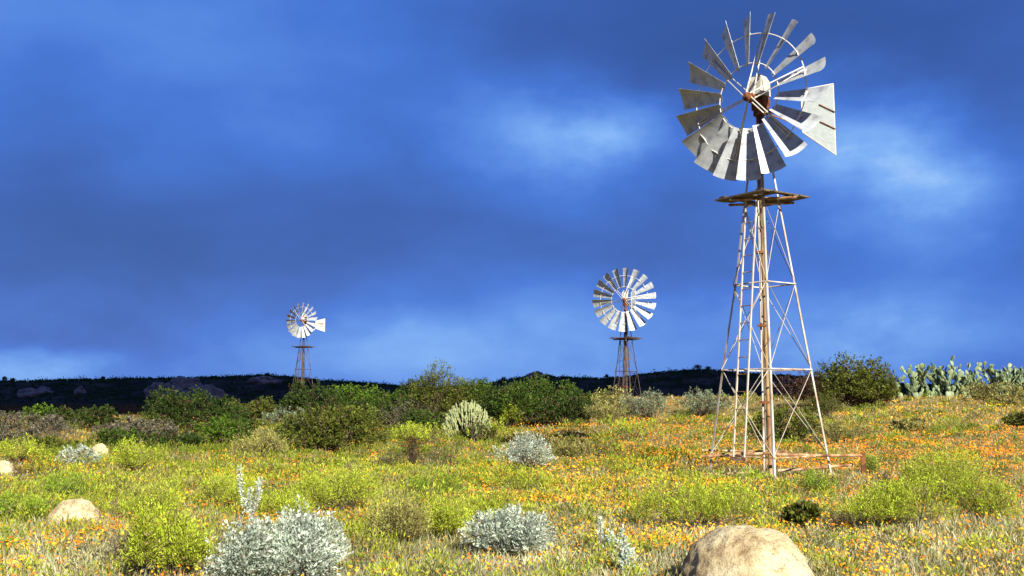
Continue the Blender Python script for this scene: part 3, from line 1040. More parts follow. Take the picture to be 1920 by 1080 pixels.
# dark evergreen thicket
shrub('evergreen_bush', 'dark green bush, tallest in the left thicket below the hills', 368, 812, 138, 74, 'dark', 'dense', 31)
shrub('evergreen_bush', 'drab grey-green bush at the front left of the tallest dark bush', 292, 838, 96, 46, 'drab', 'dense', 32)
shrub('evergreen_bush', 'green bush at the right of the left thicket', 412, 838, 80, 52, 'leafy', 'dense', 33)
shrub('evergreen_bush', 'low blackish bush on the far left in front of the red plain', 160, 806, 118, 38, 'dark', 'dense', 34, lobes=4)
for (nm, lb, *a) in [
        ('evergreen_bush', 'dark low bush at the foot of the tallest dark bush', 330, 846, 84, 34, 'dark', 'dense', 201),
        ('evergreen_bush', 'dark bush in the gap between tallest dark bush and yellowish olive bush', 440, 822, 70, 44, 'dark', 'dense', 202),
        ('evergreen_bush', 'low dark bush left of the olive dome bush', 560, 830, 74, 40, 'dark', 'dense', 203),
        ('evergreen_bush', 'dark green bush peeping out above the olive dome bush', 648, 802, 70, 52, 'dark', 'dense', 204),
        ('evergreen_bush', 'green bush between olive dome bush and succulent dome', 800, 822, 84, 48, 'forest', 'dense', 205),
        ('evergreen_bush', 'dark green bush at the left foot of the tallest thicket tree', 725, 800, 84, 60, 'forest', 'dense', 206),
        ('evergreen_bush', 'dark bush at the right end of the middle thicket, beside its widest bush', 1060, 800, 90, 58, 'dark', 'dense', 207),
        ('scrub_bush', 'dark green scrub low in front of the grey-mauve scrub', 225, 842, 90, 34, 'forest', 'dense', 208),
        ('scrub_bush', 'greyish green scrub above the rock at the left edge', 20, 840, 90, 36, 'drab', 'dense', 209),
        ('scrub_bush', 'dull green scrub left above the small silver bush', 95, 850, 84, 30, 'olive', 'dense', 210)]:
    shrub(nm, lb, *a)
shrub('scrub_bush', 'dull grey-green scrub bush at the left edge below the plain', 40, 815, 120, 40, 'drab', 'dense', 35)
shrub('scrub_bush', 'drab twiggy bush between the left scrub and the blackish bush', 110, 832, 110, 38, 'drab', 'twiggy', 36)
shrub('scrub_bush', 'grey-mauve scrub to the right of the blackish bush', 245, 822, 110, 36, 'drab', 'dense', 37)
shrub('evergreen_bush', 'small bright green bush on top of the left scrub', 82, 798, 60, 38, 'leafy', 'dense', 38)
shrub('evergreen_bush', 'dense olive dome bush standing alone left of centre', 645, 850, 146, 82, 'olive', 'dense', 39, lobes=6)
shrub('evergreen_bush', 'dark bush hiding the foot of the left windmill', 592, 800, 124, 76, 'dark', 'dense', 40)
shrub('evergreen_bush', 'yellowish olive bush between left thicket and left windmill', 478, 800, 104, 48, 'olive', 'dense', 41)
shrub('evergreen_bush', 'bright green rounded bush right of the left windmill', 685, 796, 124, 70, 'leafy', 'dense', 42)
shrub('thorn_tree', 'tallest tree in the middle thicket, rising against the sky', 822, 800, 120, 112, 'olive', 'loose', 43, cat='tree', tree=True)
shrub('evergreen_bush', 'dark bush left of the tallest thicket tree', 768, 798, 84, 82, 'dark', 'dense', 44)
shrub('evergreen_bush', 'green bush right of the tallest thicket tree', 880, 796, 110, 78, 'forest', 'dense', 45)
shrub('evergreen_bush', 'widest green bush in the middle thicket behind the meadow', 1010, 798, 152, 84, 'forest', 'dense', 146, lobes=10)
shrub('evergreen_bush', 'dark bush just behind the candelabra succulent dome', 935, 800, 90, 66, 'dark', 'dense', 47)
shrub('evergreen_bush', 'small dark green bush between thicket and middle windmill', 1106, 782, 74, 44, 'forest', 'dense', 48)
shrub('scrub_bush', 'brown-grey leafless thicket behind the olive dome bush', 760, 822, 120, 72, 'drab', 'twiggy', 49)
shrub('scrub_bush', 'loose grey-green scrub in front of the middle windmill legs', 1150, 786, 74, 56, 'dull', 'loose', 50)
# dead and brown
shrub('dead_bush', 'dark red-brown dead bush in the middle of the meadow', 772, 878, 66, 56, 'redbrown', 'twiggy', 51)
shrub('dead_bush', 'grey twiggy bush right of the red-brown dead bush', 840, 890, 88, 52, 'drab', 'twiggy', 52)
shrub('dead_bush', 'grey leafless bush left of the red-brown dead bush', 728, 886, 70, 46, 'drab', 'twiggy', 53)
shrub('dead_bush', 'dark brown bush at the left end of the big yellow-green shrub', 1660, 935, 50, 46, 'brown', 'twiggy', 54)
shrub('dead_bush', 'small blackish bush behind the large cream boulder', 1502, 992, 66, 42, 'olive', 'dense', 55, lobes=3)
shrub('dead_bush', 'brown twiggy shrub beside the rock at the left edge', 66, 900, 66, 34, 'brown', 'twiggy', 56)
shrub('dead_bush', 'greyish brown tuft left of the largest silvery bush', 275, 1075, 84, 70, 'drab', 'twiggy', 57)
# right-hand side
shrub('small_tree', 'small bushy green tree left of the cactus hedge', 1622, 764, 138, 86, 'olive', 'dense', 161, cat='tree', tree=True, lobes=10)
shrub('scrub_bush', 'brown scrub behind the right side of the tall tower', 1535, 758, 110, 56, 'brown', 'loose', 62)
shrub('scrub_bush', 'brown undergrowth at the foot of the bushy green tree', 1610, 766, 120, 50, 'brown', 'loose', 63)
shrub('olive_bush', 'olive shrub seen through the tall tower', 1476, 832, 96, 62, 'olive', 'dense', 64)
shrub('olive_bush', 'yellow-green shrub right behind the tall tower', 1575, 830, 90, 40, 'dull', 'feather', 65)
shrub('olive_bush', 'olive shrub below the bushy green tree', 1548, 786, 78, 48, 'olive', 'feather', 66)
shrub('olive_bush', 'dull little bush alone on the right slope below the cacti', 1695, 812, 54, 26, 'dull', 'dense', 67)
shrub('olive_bush', 'green bush cut off by the right edge', 1912, 806, 40, 32, 'olive', 'dense', 68)
shrub('olive_bush', 'grey-green scrub below the cacti at the right edge', 1885, 758, 110, 40, 'dull', 'loose', 69)
shrub('yellow_shrub', 'large lime shrub, upper mass, on the right', 1775, 945, 205, 100, 'lime', 'feather', 70)
shrub('yellow_shrub', 'lime shrub in front of the large right-hand one', 1725, 990, 190, 88, 'lime', 'feather', 71)
shrub('yellow_shrub', 'lime shrub at the right end of the large right-hand one', 1850, 985, 110, 84, 'lime', 'feather', 72)
shrub('yellow_shrub', 'small lime shrub below the dark brown bush', 1662, 990, 66, 56, 'lime', 'feather', 73)
shrub('yellow_shrub', 'lime shrub between the front white bush and the boulder', 1300, 1000, 160, 92, 'lime', 'feather', 74)
shrub('green_shrub', 'bright green shrub right of the tall tower front leg', 1512, 930, 84, 40, 'green', 'feather', 75)
shrub('green_shrub', 'small green shrub left of the tall tower front leg', 1405, 912, 60, 24, 'green', 'feather', 76)
shrub('grass_clump', 'tall grass clump around the rusty post', 1632, 892, 46, 36, 'green', 'feather', 77, cat='grass')
# the yellow-green middle
shrub('yellow_shrub', 'bright lime shrub below the pale grey dome bush', 968, 932, 110, 56, 'lime', 'feather', 78)
shrub('yellow_shrub', 'lime shrub below the grey twiggy bush', 812, 945, 96, 56, 'green', 'feather', 79)
shrub('yellow_shrub', 'big soft yellow shrub above the largest silvery bush', 640, 965, 150, 82, 'lime', 'feather', 80)
shrub('yellow_shrub', 'yellow-green shrub left of the round white bush', 845, 1012, 100, 70, 'lime', 'feather', 81)
shrub('yellow_shrub', 'pale yellow shrub between silvery bush and round white bush', 742, 1025, 130, 80, 'dull', 'feather', 82)
shrub('green_shrub', 'bright yellow-green shrub at the bottom left of the silvery bush', 322, 1098, 110, 130, 'lime', 'feather', 83)
shrub('yellow_shrub', 'lime shrub below the middle windmill', 1190, 826, 78, 40, 'lime', 'feather', 84)
shrub('yellow_shrub', 'olive-yellow shrub in front of the middle windmill scrub', 1148, 800, 84, 44, 'dull', 'feather', 85)
shrub('yellow_shrub', 'small upright lime shrub right of the succulent dome', 955, 804, 44, 42, 'lime', 'feather', 86)
shrub('yellow_shrub', 'olive shrub in the orange field right of the pale grey dome', 1078, 862, 76, 42, 'dull', 'feather', 87)
shrub('yellow_shrub', 'yellow shrub in the left corner below the grey scrub', 32, 872, 96, 52, 'lime', 'feather', 88)
shrub('yellow_shrub', 'dense yellow shrub right of the small tan rock', 245, 888, 110, 60, 'lime', 'feather', 89)
shrub('yellow_shrub', 'soft yellow shrub in front of the left thicket', 490, 868, 120, 62, 'dull', 'feather', 90)
shrub('yellow_shrub', 'yellow-green shrub above the whole domed boulder', 110, 940, 130, 50, 'green', 'feather', 91)
shrub('yellow_shrub', 'lime shrub behind the pale woolly stalks', 410, 958, 140, 62, 'lime', 'feather', 92)
shrub('yellow_shrub', 'lime shrub right of the whole domed boulder', 265, 985, 120, 66, 'lime', 'feather', 93)
shrub('yellow_shrub', 'lime shrub between woolly stalks and big soft yellow shrub', 545, 985, 120, 60, 'lime', 'feather', 94)
shrub('green_shrub', 'green shrub cut by the left edge beside the domed boulder', 35, 985, 120, 56, 'green', 'feather', 95)
shrub('yellow_shrub', 'yellow shrub over the red-brown dead bush', 775, 838, 90, 42, 'lime', 'feather', 96)
shrub('yellow_shrub', 'pale shrub right in front of the succulent dome', 915, 826, 64, 36, 'lime', 'feather', 97)


# the pale woolly stalks
def stalks(u, vb, hpx, label, seed):
    rng = np.random.default_rng(seed)
    g = ground_at(u, vb)
    h = hpx / (F / g.y)
    root = thing('woolly_stalk', (g.x, g.y, g.z - 0.02), label, 'plant')
    P, D, C, mb = [], [], [], MB()
    for (dx, k) in ((-0.09, 1.0), (0.04, 0.80), (0.10, 0.72), (-0.02, 0.62)):
        lean = rng.normal() * 0.05
        top = np.array([dx + lean, rng.normal() * 0.05, h * k])
        mb.tube([(dx * 0.3, 0, -0.03), (dx * 0.8, 0, h * k * 0.5), tuple(top)], [0.010, 0.007, 0.003], 5)
        for t in np.linspace(0.25, 1.0, 22):
            q = np.array([dx * min(1, t * 1.4) + lean * t, top[1] * t, h * k * t])
            for _ in range(9):
                d_ = unit(rng.normal(size=3) + np.array([0, 0, 0.8])); P.append(q + rng.normal(size=3) * 0.012); D.append(d_)
    P, D = np.array(P), np.array(D)
    V, C = leaf_quads(rng, P, D, 0.045 * (0.6 + 0.7 * rng.random(len(P))), 0.018, pal(rng, len(P), PAL['silver']['tip']))
    obj('foliage', mesh_np('foliage', V, quads_for(len(V)), C), 'leaf', root)
    obj('stem', mb.mesh('stem'), 'twig', root)


stalks(1140, 1050, 70, 'sparse pale stalks right of the round white bush', 102)
stalks(1178, 1088, 74, 'sparse pale stalks at the bottom edge left of the boulder', 103)
stalks(468, 985, 106, 'tall thin white woolly stalks behind the largest silvery bush', 101)


# the candelabra succulent: a dome of upright fingers
def succulent(u, vb, wpx, hpx, label, seed):
    rng = random.Random(seed)
    g = ground_at(u, vb)
    px = F / g.y
    w, h = wpx / px, hpx / px
    root = thing('succulent', (g.x, g.y, g.z - 0.03), label, 'plant')
    m_ = leaf_mat_const
    shapes = []
    for k in range(4):
        b = rng.uniform(-0.06, 0.06)
        t = MB().tube([(0, 0, 0), (b, 0, 0.35), (b * 1.2, 0, 0.7), (b * 1.0, 0.02, 0.96), (b, 0.02, 1.0)], [0.055, 0.068, 0.066, 0.055, 0.015], 6)
        me = t.mesh('finger', True); me.materials.append(m_); shapes.append(me)
    n = 560
    for i in range(n):
        ct = 1 - 0.95 * (i + 0.5) / n
        a = i * 2.39996
        st_ = math.sqrt(1 - ct * ct)
        out = Vector((math.cos(a) * st_, math.sin(a) * st_, ct))
        if out.y > 0.12 or rng.random() < 0.06: continue
        out = (out + Vector((rng.gauss(0, .09), rng.gauss(0, .09), rng.gauss(0, .07)))).normalized()
        p = Vector((out.x * w * 0.50, out.y * w * 0.46, 0.08 * h + out.z * h * 0.84))
        d_ = (out * 0.5 + Vector((0, 0, 0.8)) + Vector((rng.uniform(-.15, .15), rng.uniform(-.15, .15), 0))).normalized()
        L = rng.uniform(0.17, 0.27) * h / 1.6 * 1.2
        o = obj('finger', shapes[i % 4], None, root)
        o.location = p * rng.uniform(0.90, 1.03) - d_ * L * 0.55
        o.rotation_mode = 'QUATERNION'
        o.rotation_quaternion = d_.to_track_quat('Z', 'Y')
        o.scale = (L * 1.15, L * 1.15, L)
    core = MB()
    for i in range(36):
        a = i * 2.39996; q = math.sqrt((i + 0.5) / 36)
        core.tube([(0.1 * math.cos(a), 0.1 * math.sin(a), -0.05), (q * w * 0.3 * math.cos(a), q * w * 0.3 * math.sin(a), h * 0.62 * math.sqrt(1 - q * q * 0.8))], 0.035, 5)
    obj('stem', core.mesh('stem'), 'bark', root)


leaf_mat_const = noise_mat('succulent_finger', [(0.16, 0.21, 0.08), (0.27, 0.31, 0.14), (0.34, 0.36, 0.17)], 9, rough=0.7)
succulent(876, 822, 92, 72, 'pale green dome of upright succulent fingers in front of dark thicket', 7)


# ------------------------------------------------------------------ prickly pears on the rise at the right
def pad_mesh(k):
    rng = random.Random(k)
    n1, n2 = 12, 7
    vs_, fs = [], []
    for i in range(n2 + 1):
        t = math.pi * i / n2
        z = 0.5 - 0.5 * math.cos(t)
        wd = math.sin(t) ** 0.8 * (0.30 + 0.10 * z) if 0 < i < n2 else 0.03
        for j in range(n1):
            a = 2 * math.pi * j / n1
            vs_.append((math.cos(a) * wd, math.sin(a) * wd * 0.22 + 0.05 * k * (z - 0.5) ** 2, z))
    for i in range(n2):
        for j in range(n1):
            fs.append((i * n1 + j, i * n1 + (j + 1) % n1, (i + 1) * n1 + (j + 1) % n1, (i + 1) * n1 + j))
    return mesh_np('pad', vs_, fs, smooth=True)


PADS = [pad_mesh(k) for k in range(3)]


def cactus(u, Yd, w, h, label, seed, count):
    rng = random.Random(seed)
    x = (u - 960) / F * Yd
    root = thing('prickly_pear', (x, Yd, hz(x, Yd) - 0.05), label, 'cactus', 'prickly pears on the right skyline')
    tips = []
    made = [0]

    def pad(p, d_, L, level):
        if made[0] >= count: return
        made[0] += 1
        o = obj('pad', PADS[rng.randrange(3)], 'pad', root)
        o.location = p
        o.rotation_mode = 'QUATERNION'
        q = d_.to_track_quat('Z', 'Y')
        o.rotation_quaternion = q @ Matrix.Rotation(rng.uniform(0, 3.14), 3, 'Z').to_quaternion()
        s_ = L
        o.scale = (s_ * rng.uniform(0.85, 1.1), s_, s_)
        tips.append((p + d_ * L * 0.93, d_, level))

    # trunks of old pads, then branching upwards
    ns = max(4, int(w / 0.28))
    for i in range(ns):
        bx = (i + 0.5) / ns * w - w / 2 + rng.uniform(-0.15, 0.15)
        d_ = Vector((bx / w * 0.5 + rng.uniform(-0.2, 0.2), rng.uniform(-0.3, 0.3), 1)).normalized()
        pad(Vector((bx, rng.uniform(-0.6, 0.6), 0)), d_, rng.uniform(0.50, 0.66), 0)
    guard = 0
    while made[0] < count and guard < 4000:
        guard += 1
        p, d_, lv = tips[rng.randrange(max(0, len(tips) - 40), len(tips))] if rng.random() < 0.45 else tips[rng.randrange(len(tips))]
        cap_ = h * (0.72 + 0.28 * math.cos(min(1.5, abs(p.x) / (w * 0.5) * 1.2)))
        L = rng.uniform(0.28, 0.56) * (1.0 - 0.03 * lv)
        nd = (d_ + Vector((rng.uniform(-0.9, 0.9), rng.uniform(-0.7, 0.7), rng.uniform(0.0, 0.7)))).normalized()
        if nd.z < -0.05 or p.z + nd.z * L > cap_: continue
        pad(p - d_ * 0.02, nd, L, lv + 1)
    return root


cactus(1706, 69.0, 2.3, 2.75, 'leftmost prickly pear, beside the bushy green tree', 1, 120)
cactus(1778, 70.0, 3.4, 3.2, 'tallest prickly pear, second from the left', 2, 230)
cactus(1850, 70.5, 3.3, 2.8, 'prickly pear third from the left on the skyline', 3, 190)
cactus(1908, 70.0, 2.9, 2.8, 'prickly pear cut off by the right edge', 4, 160)


# ------------------------------------------------------------------ far things: outcrops, ridge trees, hillside scrub
def outcrop(u, v, wpx, hpx, Yd, label, seed):
    for q in np.arange(400.0, 556.0, 1.0):          # where the sight line meets the slope
        if EYE + (750 - v) / F * q < float(hill_h((u - 960) / F * q, q)):
            Yd = q; break
    x = (u - 960) / F * Yd
    z = float(hill_h(x, Yd))
    s_ = Yd / F
    n1, n2 = 40, 16
    vs_, fs = [], []
    o = Vector((seed * 5.1, seed * 2.3, 0))
    for i in range(n2 + 1):
        th = math.pi * 0.6 * i / n2
        for k in range(n1):
            a = 2 * math.pi * k / n1
            p = Vector((math.sin(th) * math.cos(a), math.sin(th) * math.sin(a), math.cos(th)))
            r = 1 + 0.45 * mnoise.noise(p * 1.7 + o) + 0.20 * mnoise.fractal(p * 4 + o, 1.0, 2.0, 4)
            vs_.append((p.x * r * wpx * s_ / 2, p.y * r * wpx * s_ / 2.2, p.z * r * hpx * s_ * 1.25))
    for i in range(n2):
        for k in range(n1):
            fs.append((i * n1 + k, (i + 1) * n1 + k, (i + 1) * n1 + (k + 1) % n1, i * n1 + (k + 1) % n1))
    ob = obj('rock_outcrop', mesh_np('rock_outcrop', vs_, fs, smooth=False), 'outcrop')
    ob.location = (x, Yd, z - hpx * s_ * 0.2)
    tag(ob, label, 'rock', 'rock outcrops on the dark hills')


outcrop(72, 740, 62, 13, 478, 'sloping brown rock slab on the dark hill at far left', 1)
outcrop(155, 737, 24, 9, 482, 'small pale rock patch on the dark hill right of the left slab', 2)
outcrop(308, 742, 68, 22, 470, 'domed rock outcrop on the dark hill, above the left thicket', 3)
outcrop(352, 727, 64, 17, 512, 'upper rock dome on the dark hill, behind the other two', 4)
outcrop(385, 747, 76, 20, 462, 'right-hand rock dome on the dark hill above the tallest dark bush', 5)
outcrop(500, 717, 56, 10, 535, 'flat rock near the ridge left of the left windmill', 6)
outcrop(1005, 708, 26, 10, 548, 'rocky knob on the ridge above the middle thicket', 7)


def ridge_tree(u, v_top, v_base, wpx, label, seed, Yd=556.0):
    rng = np.random.default_rng(seed)
    x = (u - 960) / F * Yd
    z = EYE + (750 - v_base) / F * Yd
    s_ = Yd / F
    h, w = (v_base - v_top) * s_, wpx * s_
    root = thing('ridge_tree', (x, Yd, z), label, 'tree', 'small trees on the far ridge')
    n = 260
    ph, ct = rng.random(n) * 6.283, rng.random(n) * 1.6 - 0.6
    st_ = np.sqrt(np.maximum(0, 1 - ct ** 2))
    q = rng.random(n) ** 0.4
    P = np.stack([np.cos(ph) * st_ * q * w / 2, np.sin(ph) * st_ * q * w / 2, h * 0.66 + ct * q * h * 0.34], 1)
    V, C = leaf_quads(rng, P, unit(rng.normal(size=(n, 3))), 0.55, 0.40, pal(rng, n, PAL['dark']['tip']))
    obj('crown', mesh_np('crown', V, quads_for(len(V)), C), 'leaf', root)
    obj('trunk', MB().tube([(0, 0, -1.0), (0.1, 0, h * 0.4), (0, 0, h * 0.75)], [0.14, 0.11, 0.06], 6).mesh('trunk'), 'bark', root)


ridge_tree(945, 707, 722, 12, 'lone umbrella-shaped tree on the ridge left of the rocky knob', 1)
ridge_tree(1307, 684, 699, 17, 'largest round tree on the ridge left of the tall tower', 2)
ridge_tree(1327, 687, 700, 11, 'second round tree on the ridge, beside the largest one', 3)
ridge_tree(12, 706, 719, 8, 'small ridge tree nearest the left edge of the picture', 4)
ridge_tree(28, 709, 719, 7, 'small ridge tree second from the left edge', 5)
ridge_tree(196, 706, 717, 8, 'little tree on the left ridge above the small pale rock', 6)
ridge_tree(1137, 702, 714, 6, 'small ridge tree just left of the middle windmill tower', 7)
ridge_tree(502, 700, 711, 9, 'little tree at the highest point of the left ridge', 8)


def far_scrub():
    rng = np.random.default_rng(77)
    n = 5200
    Yd = 400 + 190 * rng.random(n) ** 0.8
    ridge = rng.random(n) < 0.35
    Yd[ridge] = HY + rng.normal(size=ridge.sum()) * 6
    u = -250 + 2450 * rng.random(n)
    x = (u - 960) / F * Yd
    z = hill_h(x, Yd)
    ok = z > 0.5
    x, y, z = x[ok], Yd[ok], z[ok]
    n = len(x)
    big = (0.8 + 1.3 * rng.random(n) ** 2.2) * np.where(ridge[ok], 0.6 + 1.5 * rng.random(n) ** 2, 1.0)
    k = 19
    d_ = unit(rng.normal(size=(n, k, 3))); d_[..., 2] = np.abs(d_[..., 2])
    P = np.stack([x, y, z], 1)[:, None] + d_ * (big[:, None] * rng.random((n, k)) ** 0.4)[..., None] * np.array([1.0, 1.0, 0.85])
    P = P.reshape(-1, 3)
    col = pal(rng, len(P), PAL['dark']['tip']) * 0.9
    V, C = leaf_quads(rng, P, unit(rng.normal(size=P.shape)), 0.75, 0.6, col)
    tag(obj('hillside_scrub', mesh_np('hillside_scrub', V, quads_for(len(V)), C), 'leaf'), 'dark scrub and trees covering the far hills', 'scrub', kind='stuff')
    # low scrub dotted over the plain in front of the hills
    n = 1500
    y = 95 + 330 * rng.random(n) ** 1.3
    x = (rng.random(n) * 2 - 1) * 0.66 * y
    z = height(x, y)
    big = 0.3 + 0.5 * rng.random(n)
    k = 22
    d_ = unit(rng.normal(size=(n, k, 3))); d_[..., 2] = np.abs(d_[..., 2])
    P = np.stack([x, y, z], 1)[:, None] + d_ * (big[:, None] * rng.random((n, k)) ** 0.4)[..., None] * np.array([1.3, 1.3, 0.8])
    P = P.reshape(-1, 3)
    col = np.repeat(pal(rng, n, np.array([(0.08, 0.09, 0.03), (0.12, 0.10, 0.05), (0.05, 0.07, 0.02)])), k, 0)
    V, C = leaf_quads(rng, P, unit(rng.normal(size=P.shape)), 0.30, 0.20, col)
    tag(obj('plain_scrub', mesh_np('plain_scrub', V, quads_for(len(V)), C), 'leaf'), 'low scattered scrub on the shaded reddish plain', 'scrub', kind='stuff')


far_scrub()


# ------------------------------------------------------------------ the meadow
def to_pix(x, y, z):
    c, s_ = math.cos(PITCH), math.sin(PITCH)
    dz = z - EYE
    dep = y * c + dz * s_
    up = -y * s_ + dz * c
    return 960 + F * x / dep, 540 - F * up / dep


def vnoise(x, y, s_, seed):
    """cheap smooth value noise"""
    r = np.random.default_rng(seed)
    T = r.random((64, 64))
    fx, fy = x / s_, y / s_
    i, j = np.floor(fx).astype(int), np.floor(fy).astype(int)
    a, b = fx - i, fy - j
    a, b = a * a * (3 - 2 * a), b * b * (3 - 2 * b)
    g = lambda p, q: T[p % 64, q % 64]
    return (g(i, j) * (1 - a) + g(i + 1, j) * a) * (1 - b) + (g(i, j + 1) * (1 - a) + g(i + 1, j + 1) * a) * b


def blob(u, v, cu, cv, ru, rv):
    return np.exp(-(((u - cu) / ru) ** 2 + ((v - cv) / rv) ** 2))


def zones(x, y):
    """how the meadow is made up at a place: flowers (orange, yellow), green scrub, pale straw"""
    u, v = to_pix(x, y, height(x, y))
    n1, n2 = vnoise(x, y, 1.1, 5), vnoise(x, y, 3.0, 6)
    orange = (1.9 * blob(u, v, 1760, 838, 260, 42) + 1.6 * blob(u, v, 1270, 830, 110, 50) + 0.45 * blob(u, v, 1090, 960, 240, 90) + 0.8 * blob(u, v, 1410, 870, 160, 26)
              + 0.5 * blob(u, v, 1500, 1010, 420, 70) + 0.55 * blob(u, v, 120, 1030, 230, 60) + 0.8 * blob(u, v, 505, 905, 75, 26) + 0.8 * blob(u, v, 665, 850, 60, 10)
              + 0.7 * blob(u, v, 90, 843, 50, 8) + 0.5 * blob(u, v, 900, 850, 180, 26) + 0.6 * blob(u, v, 1130, 815, 130, 22) + 0.45 * blob(u, v, 1850, 930, 110, 40)
              + 0.4 * blob(u, v, 560, 1000, 90, 40) + 0.22)
    yellow = (0.9 * blob(u, v, 1100, 980, 230, 80) + 0.6 * blob(u, v, 1650, 1050, 380, 50) + 0.6 * blob(u, v, 240, 905, 60, 18) + 0.4 * blob(u, v, 120, 1050, 240, 50)
              + 0.55 * blob(u, v, 1350, 905, 170, 22) + 0.4 * blob(u, v, 1750, 775, 200, 30) + 0.35 * blob(u, v, 1100, 900, 200, 26) + 0.10)
    green = (1.0 * blob(u, v, 420, 920, 560, 100) + 0.5 * blob(u, v, 760, 900, 300, 110) + 0.7 * blob(u, v, 1330, 930, 170, 34) + 0.5 * blob(u, v, 1640, 800, 330, 40)
             + 0.35 * blob(u, v, 1150, 860, 200, 40) + 0.15)
    straw = (2.4 * blob(u, v, 120, 1050, 260, 70) + 2.0 * blob(u, v, 800, 1075, 420, 40) + 1.3 * blob(u, v, 1650, 1030, 420, 70) + 1.5 * blob(u, v, 1120, 1000, 260, 90) + 0.25)
    m_ = 0.35 + 1.3 * n1
    return orange * m_, yellow * (0.35 + 1.3 * n2), green * (0.4 + 1.2 * n2), straw


def scatter(rng, n, y0, y1, p, spread=0.66):
    """points on the meadow, thinning with distance"""
    t = rng.random(n)
    y = (y0 ** (1 - p) + t * (y1 ** (1 - p) - y0 ** (1 - p))) ** (1 / (1 - p))
    x = (rng.random(n) * 2 - 1) * (spread * y + 1.5)
    return x, y


def clear_of(x, y, front):
    """0 where tall growth would stand on or just in front of a boulder, 1 elsewhere"""
    k = np.ones_like(x)
    for (bx, by, bw) in ROCKS + [(p1.x, 21.3, 2.4), (p1.x + 1.9, 21.3, 0.7)] + (SHRUBS if front > 1 else []):
        k[(np.abs(x - bx) < bw * 0.62) & (y > by - bw * 0.5 - front) & (y < by + bw * 0.5)] = 0.0
    return k


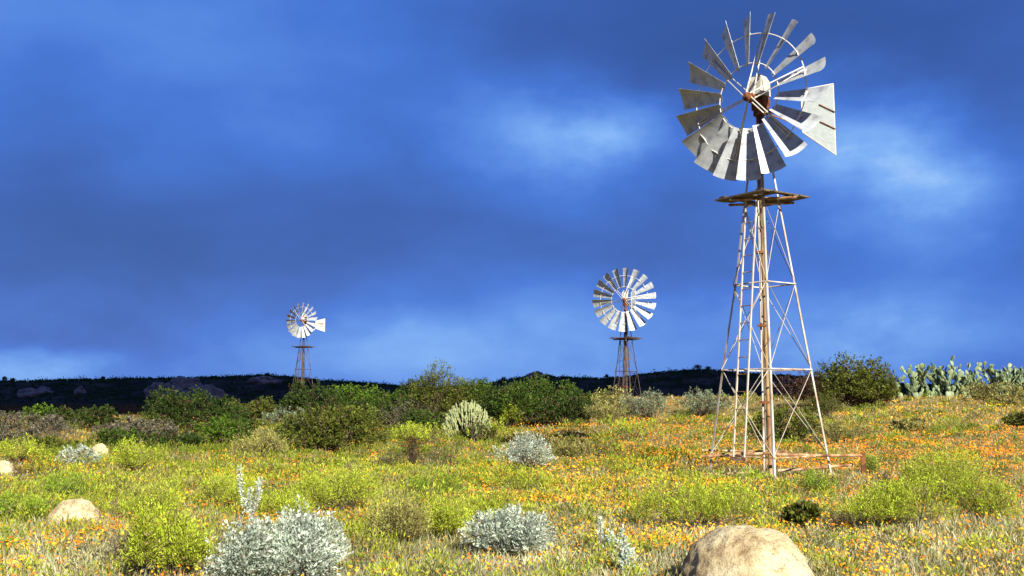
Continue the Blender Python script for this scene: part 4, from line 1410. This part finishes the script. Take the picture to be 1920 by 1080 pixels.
def meadow():
    rng = np.random.default_rng(2024)
    # --- blades and small leaves
    n = 270000
    x, y = scatter(rng, n, 6.5, 92, 1.55)
    o, ye, g, s_ = zones(x, y)
    z = height(x, y)
    tot = g * 1.0 + s_ * 1.0 + 0.5
    k = rng.random(n) * tot
    is_g, is_s = k < g, (k >= g) & (k < g + s_)
    col = pal(rng, n, [(0.22, 0.20, 0.04), (0.30, 0.21, 0.06), (0.34, 0.20, 0.06), (0.20, 0.19, 0.05)])
    col[is_g] = pal(rng, int(is_g.sum()), [(0.32, 0.36, 0.03), (0.24, 0.29, 0.03), (0.36, 0.35, 0.06)])
    col[is_s] = pal(rng, int(is_s.sum()), [(0.50, 0.47, 0.27), (0.42, 0.46, 0.27), (0.52, 0.42, 0.27), (0.34, 0.42, 0.25), (0.56, 0.54, 0.38)])
    tone = (0.66 + 0.65 * vnoise(x, y, 0.8, 9))
    col *= tone[:, None]
    size = 1.0 + 0.045 * np.maximum(y - 9, 0)
    L = (0.09 + 0.10 * rng.random(n)) * (0.75 + 0.25 * size)
    L = L * (1 - 0.55 * np.exp(-(((x - p1.x) / 1.6) ** 2 + ((y - 21.0) / 1.6) ** 2)))
    W = 0.010 * size * (0.7 + 0.6 * rng.random(n))
    d_ = unit(np.stack([rng.normal(size=n) * 0.55, rng.normal(size=n) * 0.55, np.ones(n)], 1))
    V, C = leaf_quads(rng, np.stack([x, y, z - 0.005], 1), d_, L, W, col)
    tag(obj('meadow_grass', mesh_np('meadow_grass', V, quads_for(len(V)), C), 'leaf'), 'short green and straw coloured meadow growth', 'grass', kind='stuff')

    # --- flowers
    n = 260000
    x, y = scatter(rng, n, 6.5, 90, 1.45)
    o, ye, g, s_ = zones(x, y)
    clump = vnoise(x, y, 0.45, 12)
    drift = sstep(0.30, 0.62, vnoise(x, y, 1.9, 31))
    dens = (0.35 + 0.75 * drift) * (1 + 0.9 * sstep(15, 22, y)) * np.clip((o + ye) * 0.36, 0, 0.95) * (0.55 + 0.45 * sstep(9, 18, y)) * clear_of(x, y, 0.7) * (0.25 + 1.5 * clump ** 1.6)
    keep = rng.random(n) < dens
    x, y, o, ye = x[keep], y[keep], o[keep], ye[keep]
    n = len(x)
    isy = rng.random(n) < ye / (o + ye + 1e-6)
    col = pal(rng, n, [(0.58, 0.20, 0.012), (0.62, 0.26, 0.015), (0.52, 0.15, 0.012)], 0.12)
    col[isy] = pal(rng, int(isy.sum()), [(0.74, 0.42, 0.02), (0.70, 0.36, 0.015), (0.72, 0.50, 0.03)], 0.12)
    rad = (0.008 + 0.009 * rng.random(n)) * (1 + 0.045 * np.maximum(y - 9, 0))
    zz = height(x, y) + 0.08 + 0.10 * rng.random(n)
    nr = unit(np.array(S)[None] * 0.7 + np.array([0, 0, 0.8]) + 0.45 * rng.normal(size=(n, 3)))
    a = unit(np.cross(nr, np.array([0.2, 0.9, 0.1]))); b = np.cross(nr, a)
    c = np.stack([x, y, zz], 1)
    ring = np.stack([c + rad[:, None] * (math.cos(t) * a + math.sin(t) * b) + nr * rad[:, None] * (0.3 if i % 3 else 0.0) for i, t in enumerate(np.arange(6) * math.pi / 3)], 1)
    V = ring.reshape(-1, 3)
    base = np.arange(n)[:, None] * 6
    Q = np.concatenate([base + np.array([[0, 1, 2, 3]]), base + np.array([[0, 3, 4, 5]])], 1).reshape(-1, 4)
    tag(obj('meadow_flowers', mesh_np('meadow_flowers', V, Q, np.repeat(col, 6, 0)), 'petal'), 'thousands of small orange and yellow daisies', 'flowers', kind='stuff')

    # --- leafy tufts between the shrubs
    n = 2900
    x, y = scatter(rng, n * 4, 7.5, 80, 1.25, 0.62)
    o, ye, g, s_ = zones(x, y)
    keep = rng.random(len(x)) < np.clip(g * 0.75 + 0.04, 0, 1) * clear_of(x, y, 1.2)
    x, y, g = x[keep][:n], y[keep][:n], g[keep][:n]
    n = len(x)
    k = 82
    size = (0.11 + 0.17 * rng.random(n) ** 1.5) * (0.9 + 0.014 * y)
    hgt = size * (0.8 + 0.7 * rng.random(n))
    ph = rng.random((n, k)) * 6.283
    q = np.sqrt(rng.random((n, k)))
    P = np.stack([x[:, None] + np.cos(ph) * q * size[:, None], y[:, None] + np.sin(ph) * q * size[:, None], np.zeros((n, k))], -1)
    dome = np.sqrt(np.maximum(0, 1 - 0.85 * q ** 2))
    t = rng.random((n, k)) ** 0.6
    P[..., 2] = height(P[..., 0], P[..., 1]) + hgt[:, None] * dome * t
    D = unit(np.stack([np.cos(ph) * q * 0.6, np.sin(ph) * q * 0.6, np.full((n, k), 0.8)], -1) + 0.35 * rng.normal(size=(n, k, 3)))
    P, D = P.reshape(-1, 3), D.reshape(-1, 3)
    pick = rng.random(n)
    lime = pal(rng, n * k, [(0.36, 0.43, 0.035), (0.42, 0.46, 0.05), (0.30, 0.40, 0.035)])
    grn = pal(rng, n * k, [(0.26, 0.36, 0.03), (0.21, 0.29, 0.03), (0.31, 0.39, 0.03)])
    dul = pal(rng, n * k, [(0.34, 0.32, 0.12), (0.28, 0.26, 0.12), (0.38, 0.36, 0.11)])
    pk = np.repeat(pick, k)[:, None]
    lm = np.repeat(0.62 - 0.45 * sstep(17, 27, y), k)[:, None]
    # tuft colour is scaled darker at the foot of the left thicket
    thicket_tone = np.repeat(1 - 0.45 * sstep(24, 36, y) * (1 - sstep(-3, 6, x)), k)[:, None]
    col = np.where(pk < lm, lime, np.where(pk < 0.70, grn * 0.75, dul * 0.85)) * thicket_tone
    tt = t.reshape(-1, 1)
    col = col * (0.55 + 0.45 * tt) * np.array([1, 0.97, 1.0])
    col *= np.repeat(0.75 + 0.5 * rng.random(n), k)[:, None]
    sz = np.repeat(1 + 0.035 * np.maximum(y - 9, 0), k)
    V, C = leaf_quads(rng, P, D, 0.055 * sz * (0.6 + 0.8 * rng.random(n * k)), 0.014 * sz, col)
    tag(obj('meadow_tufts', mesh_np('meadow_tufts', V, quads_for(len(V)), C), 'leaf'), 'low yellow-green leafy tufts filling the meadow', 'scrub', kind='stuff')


meadow()
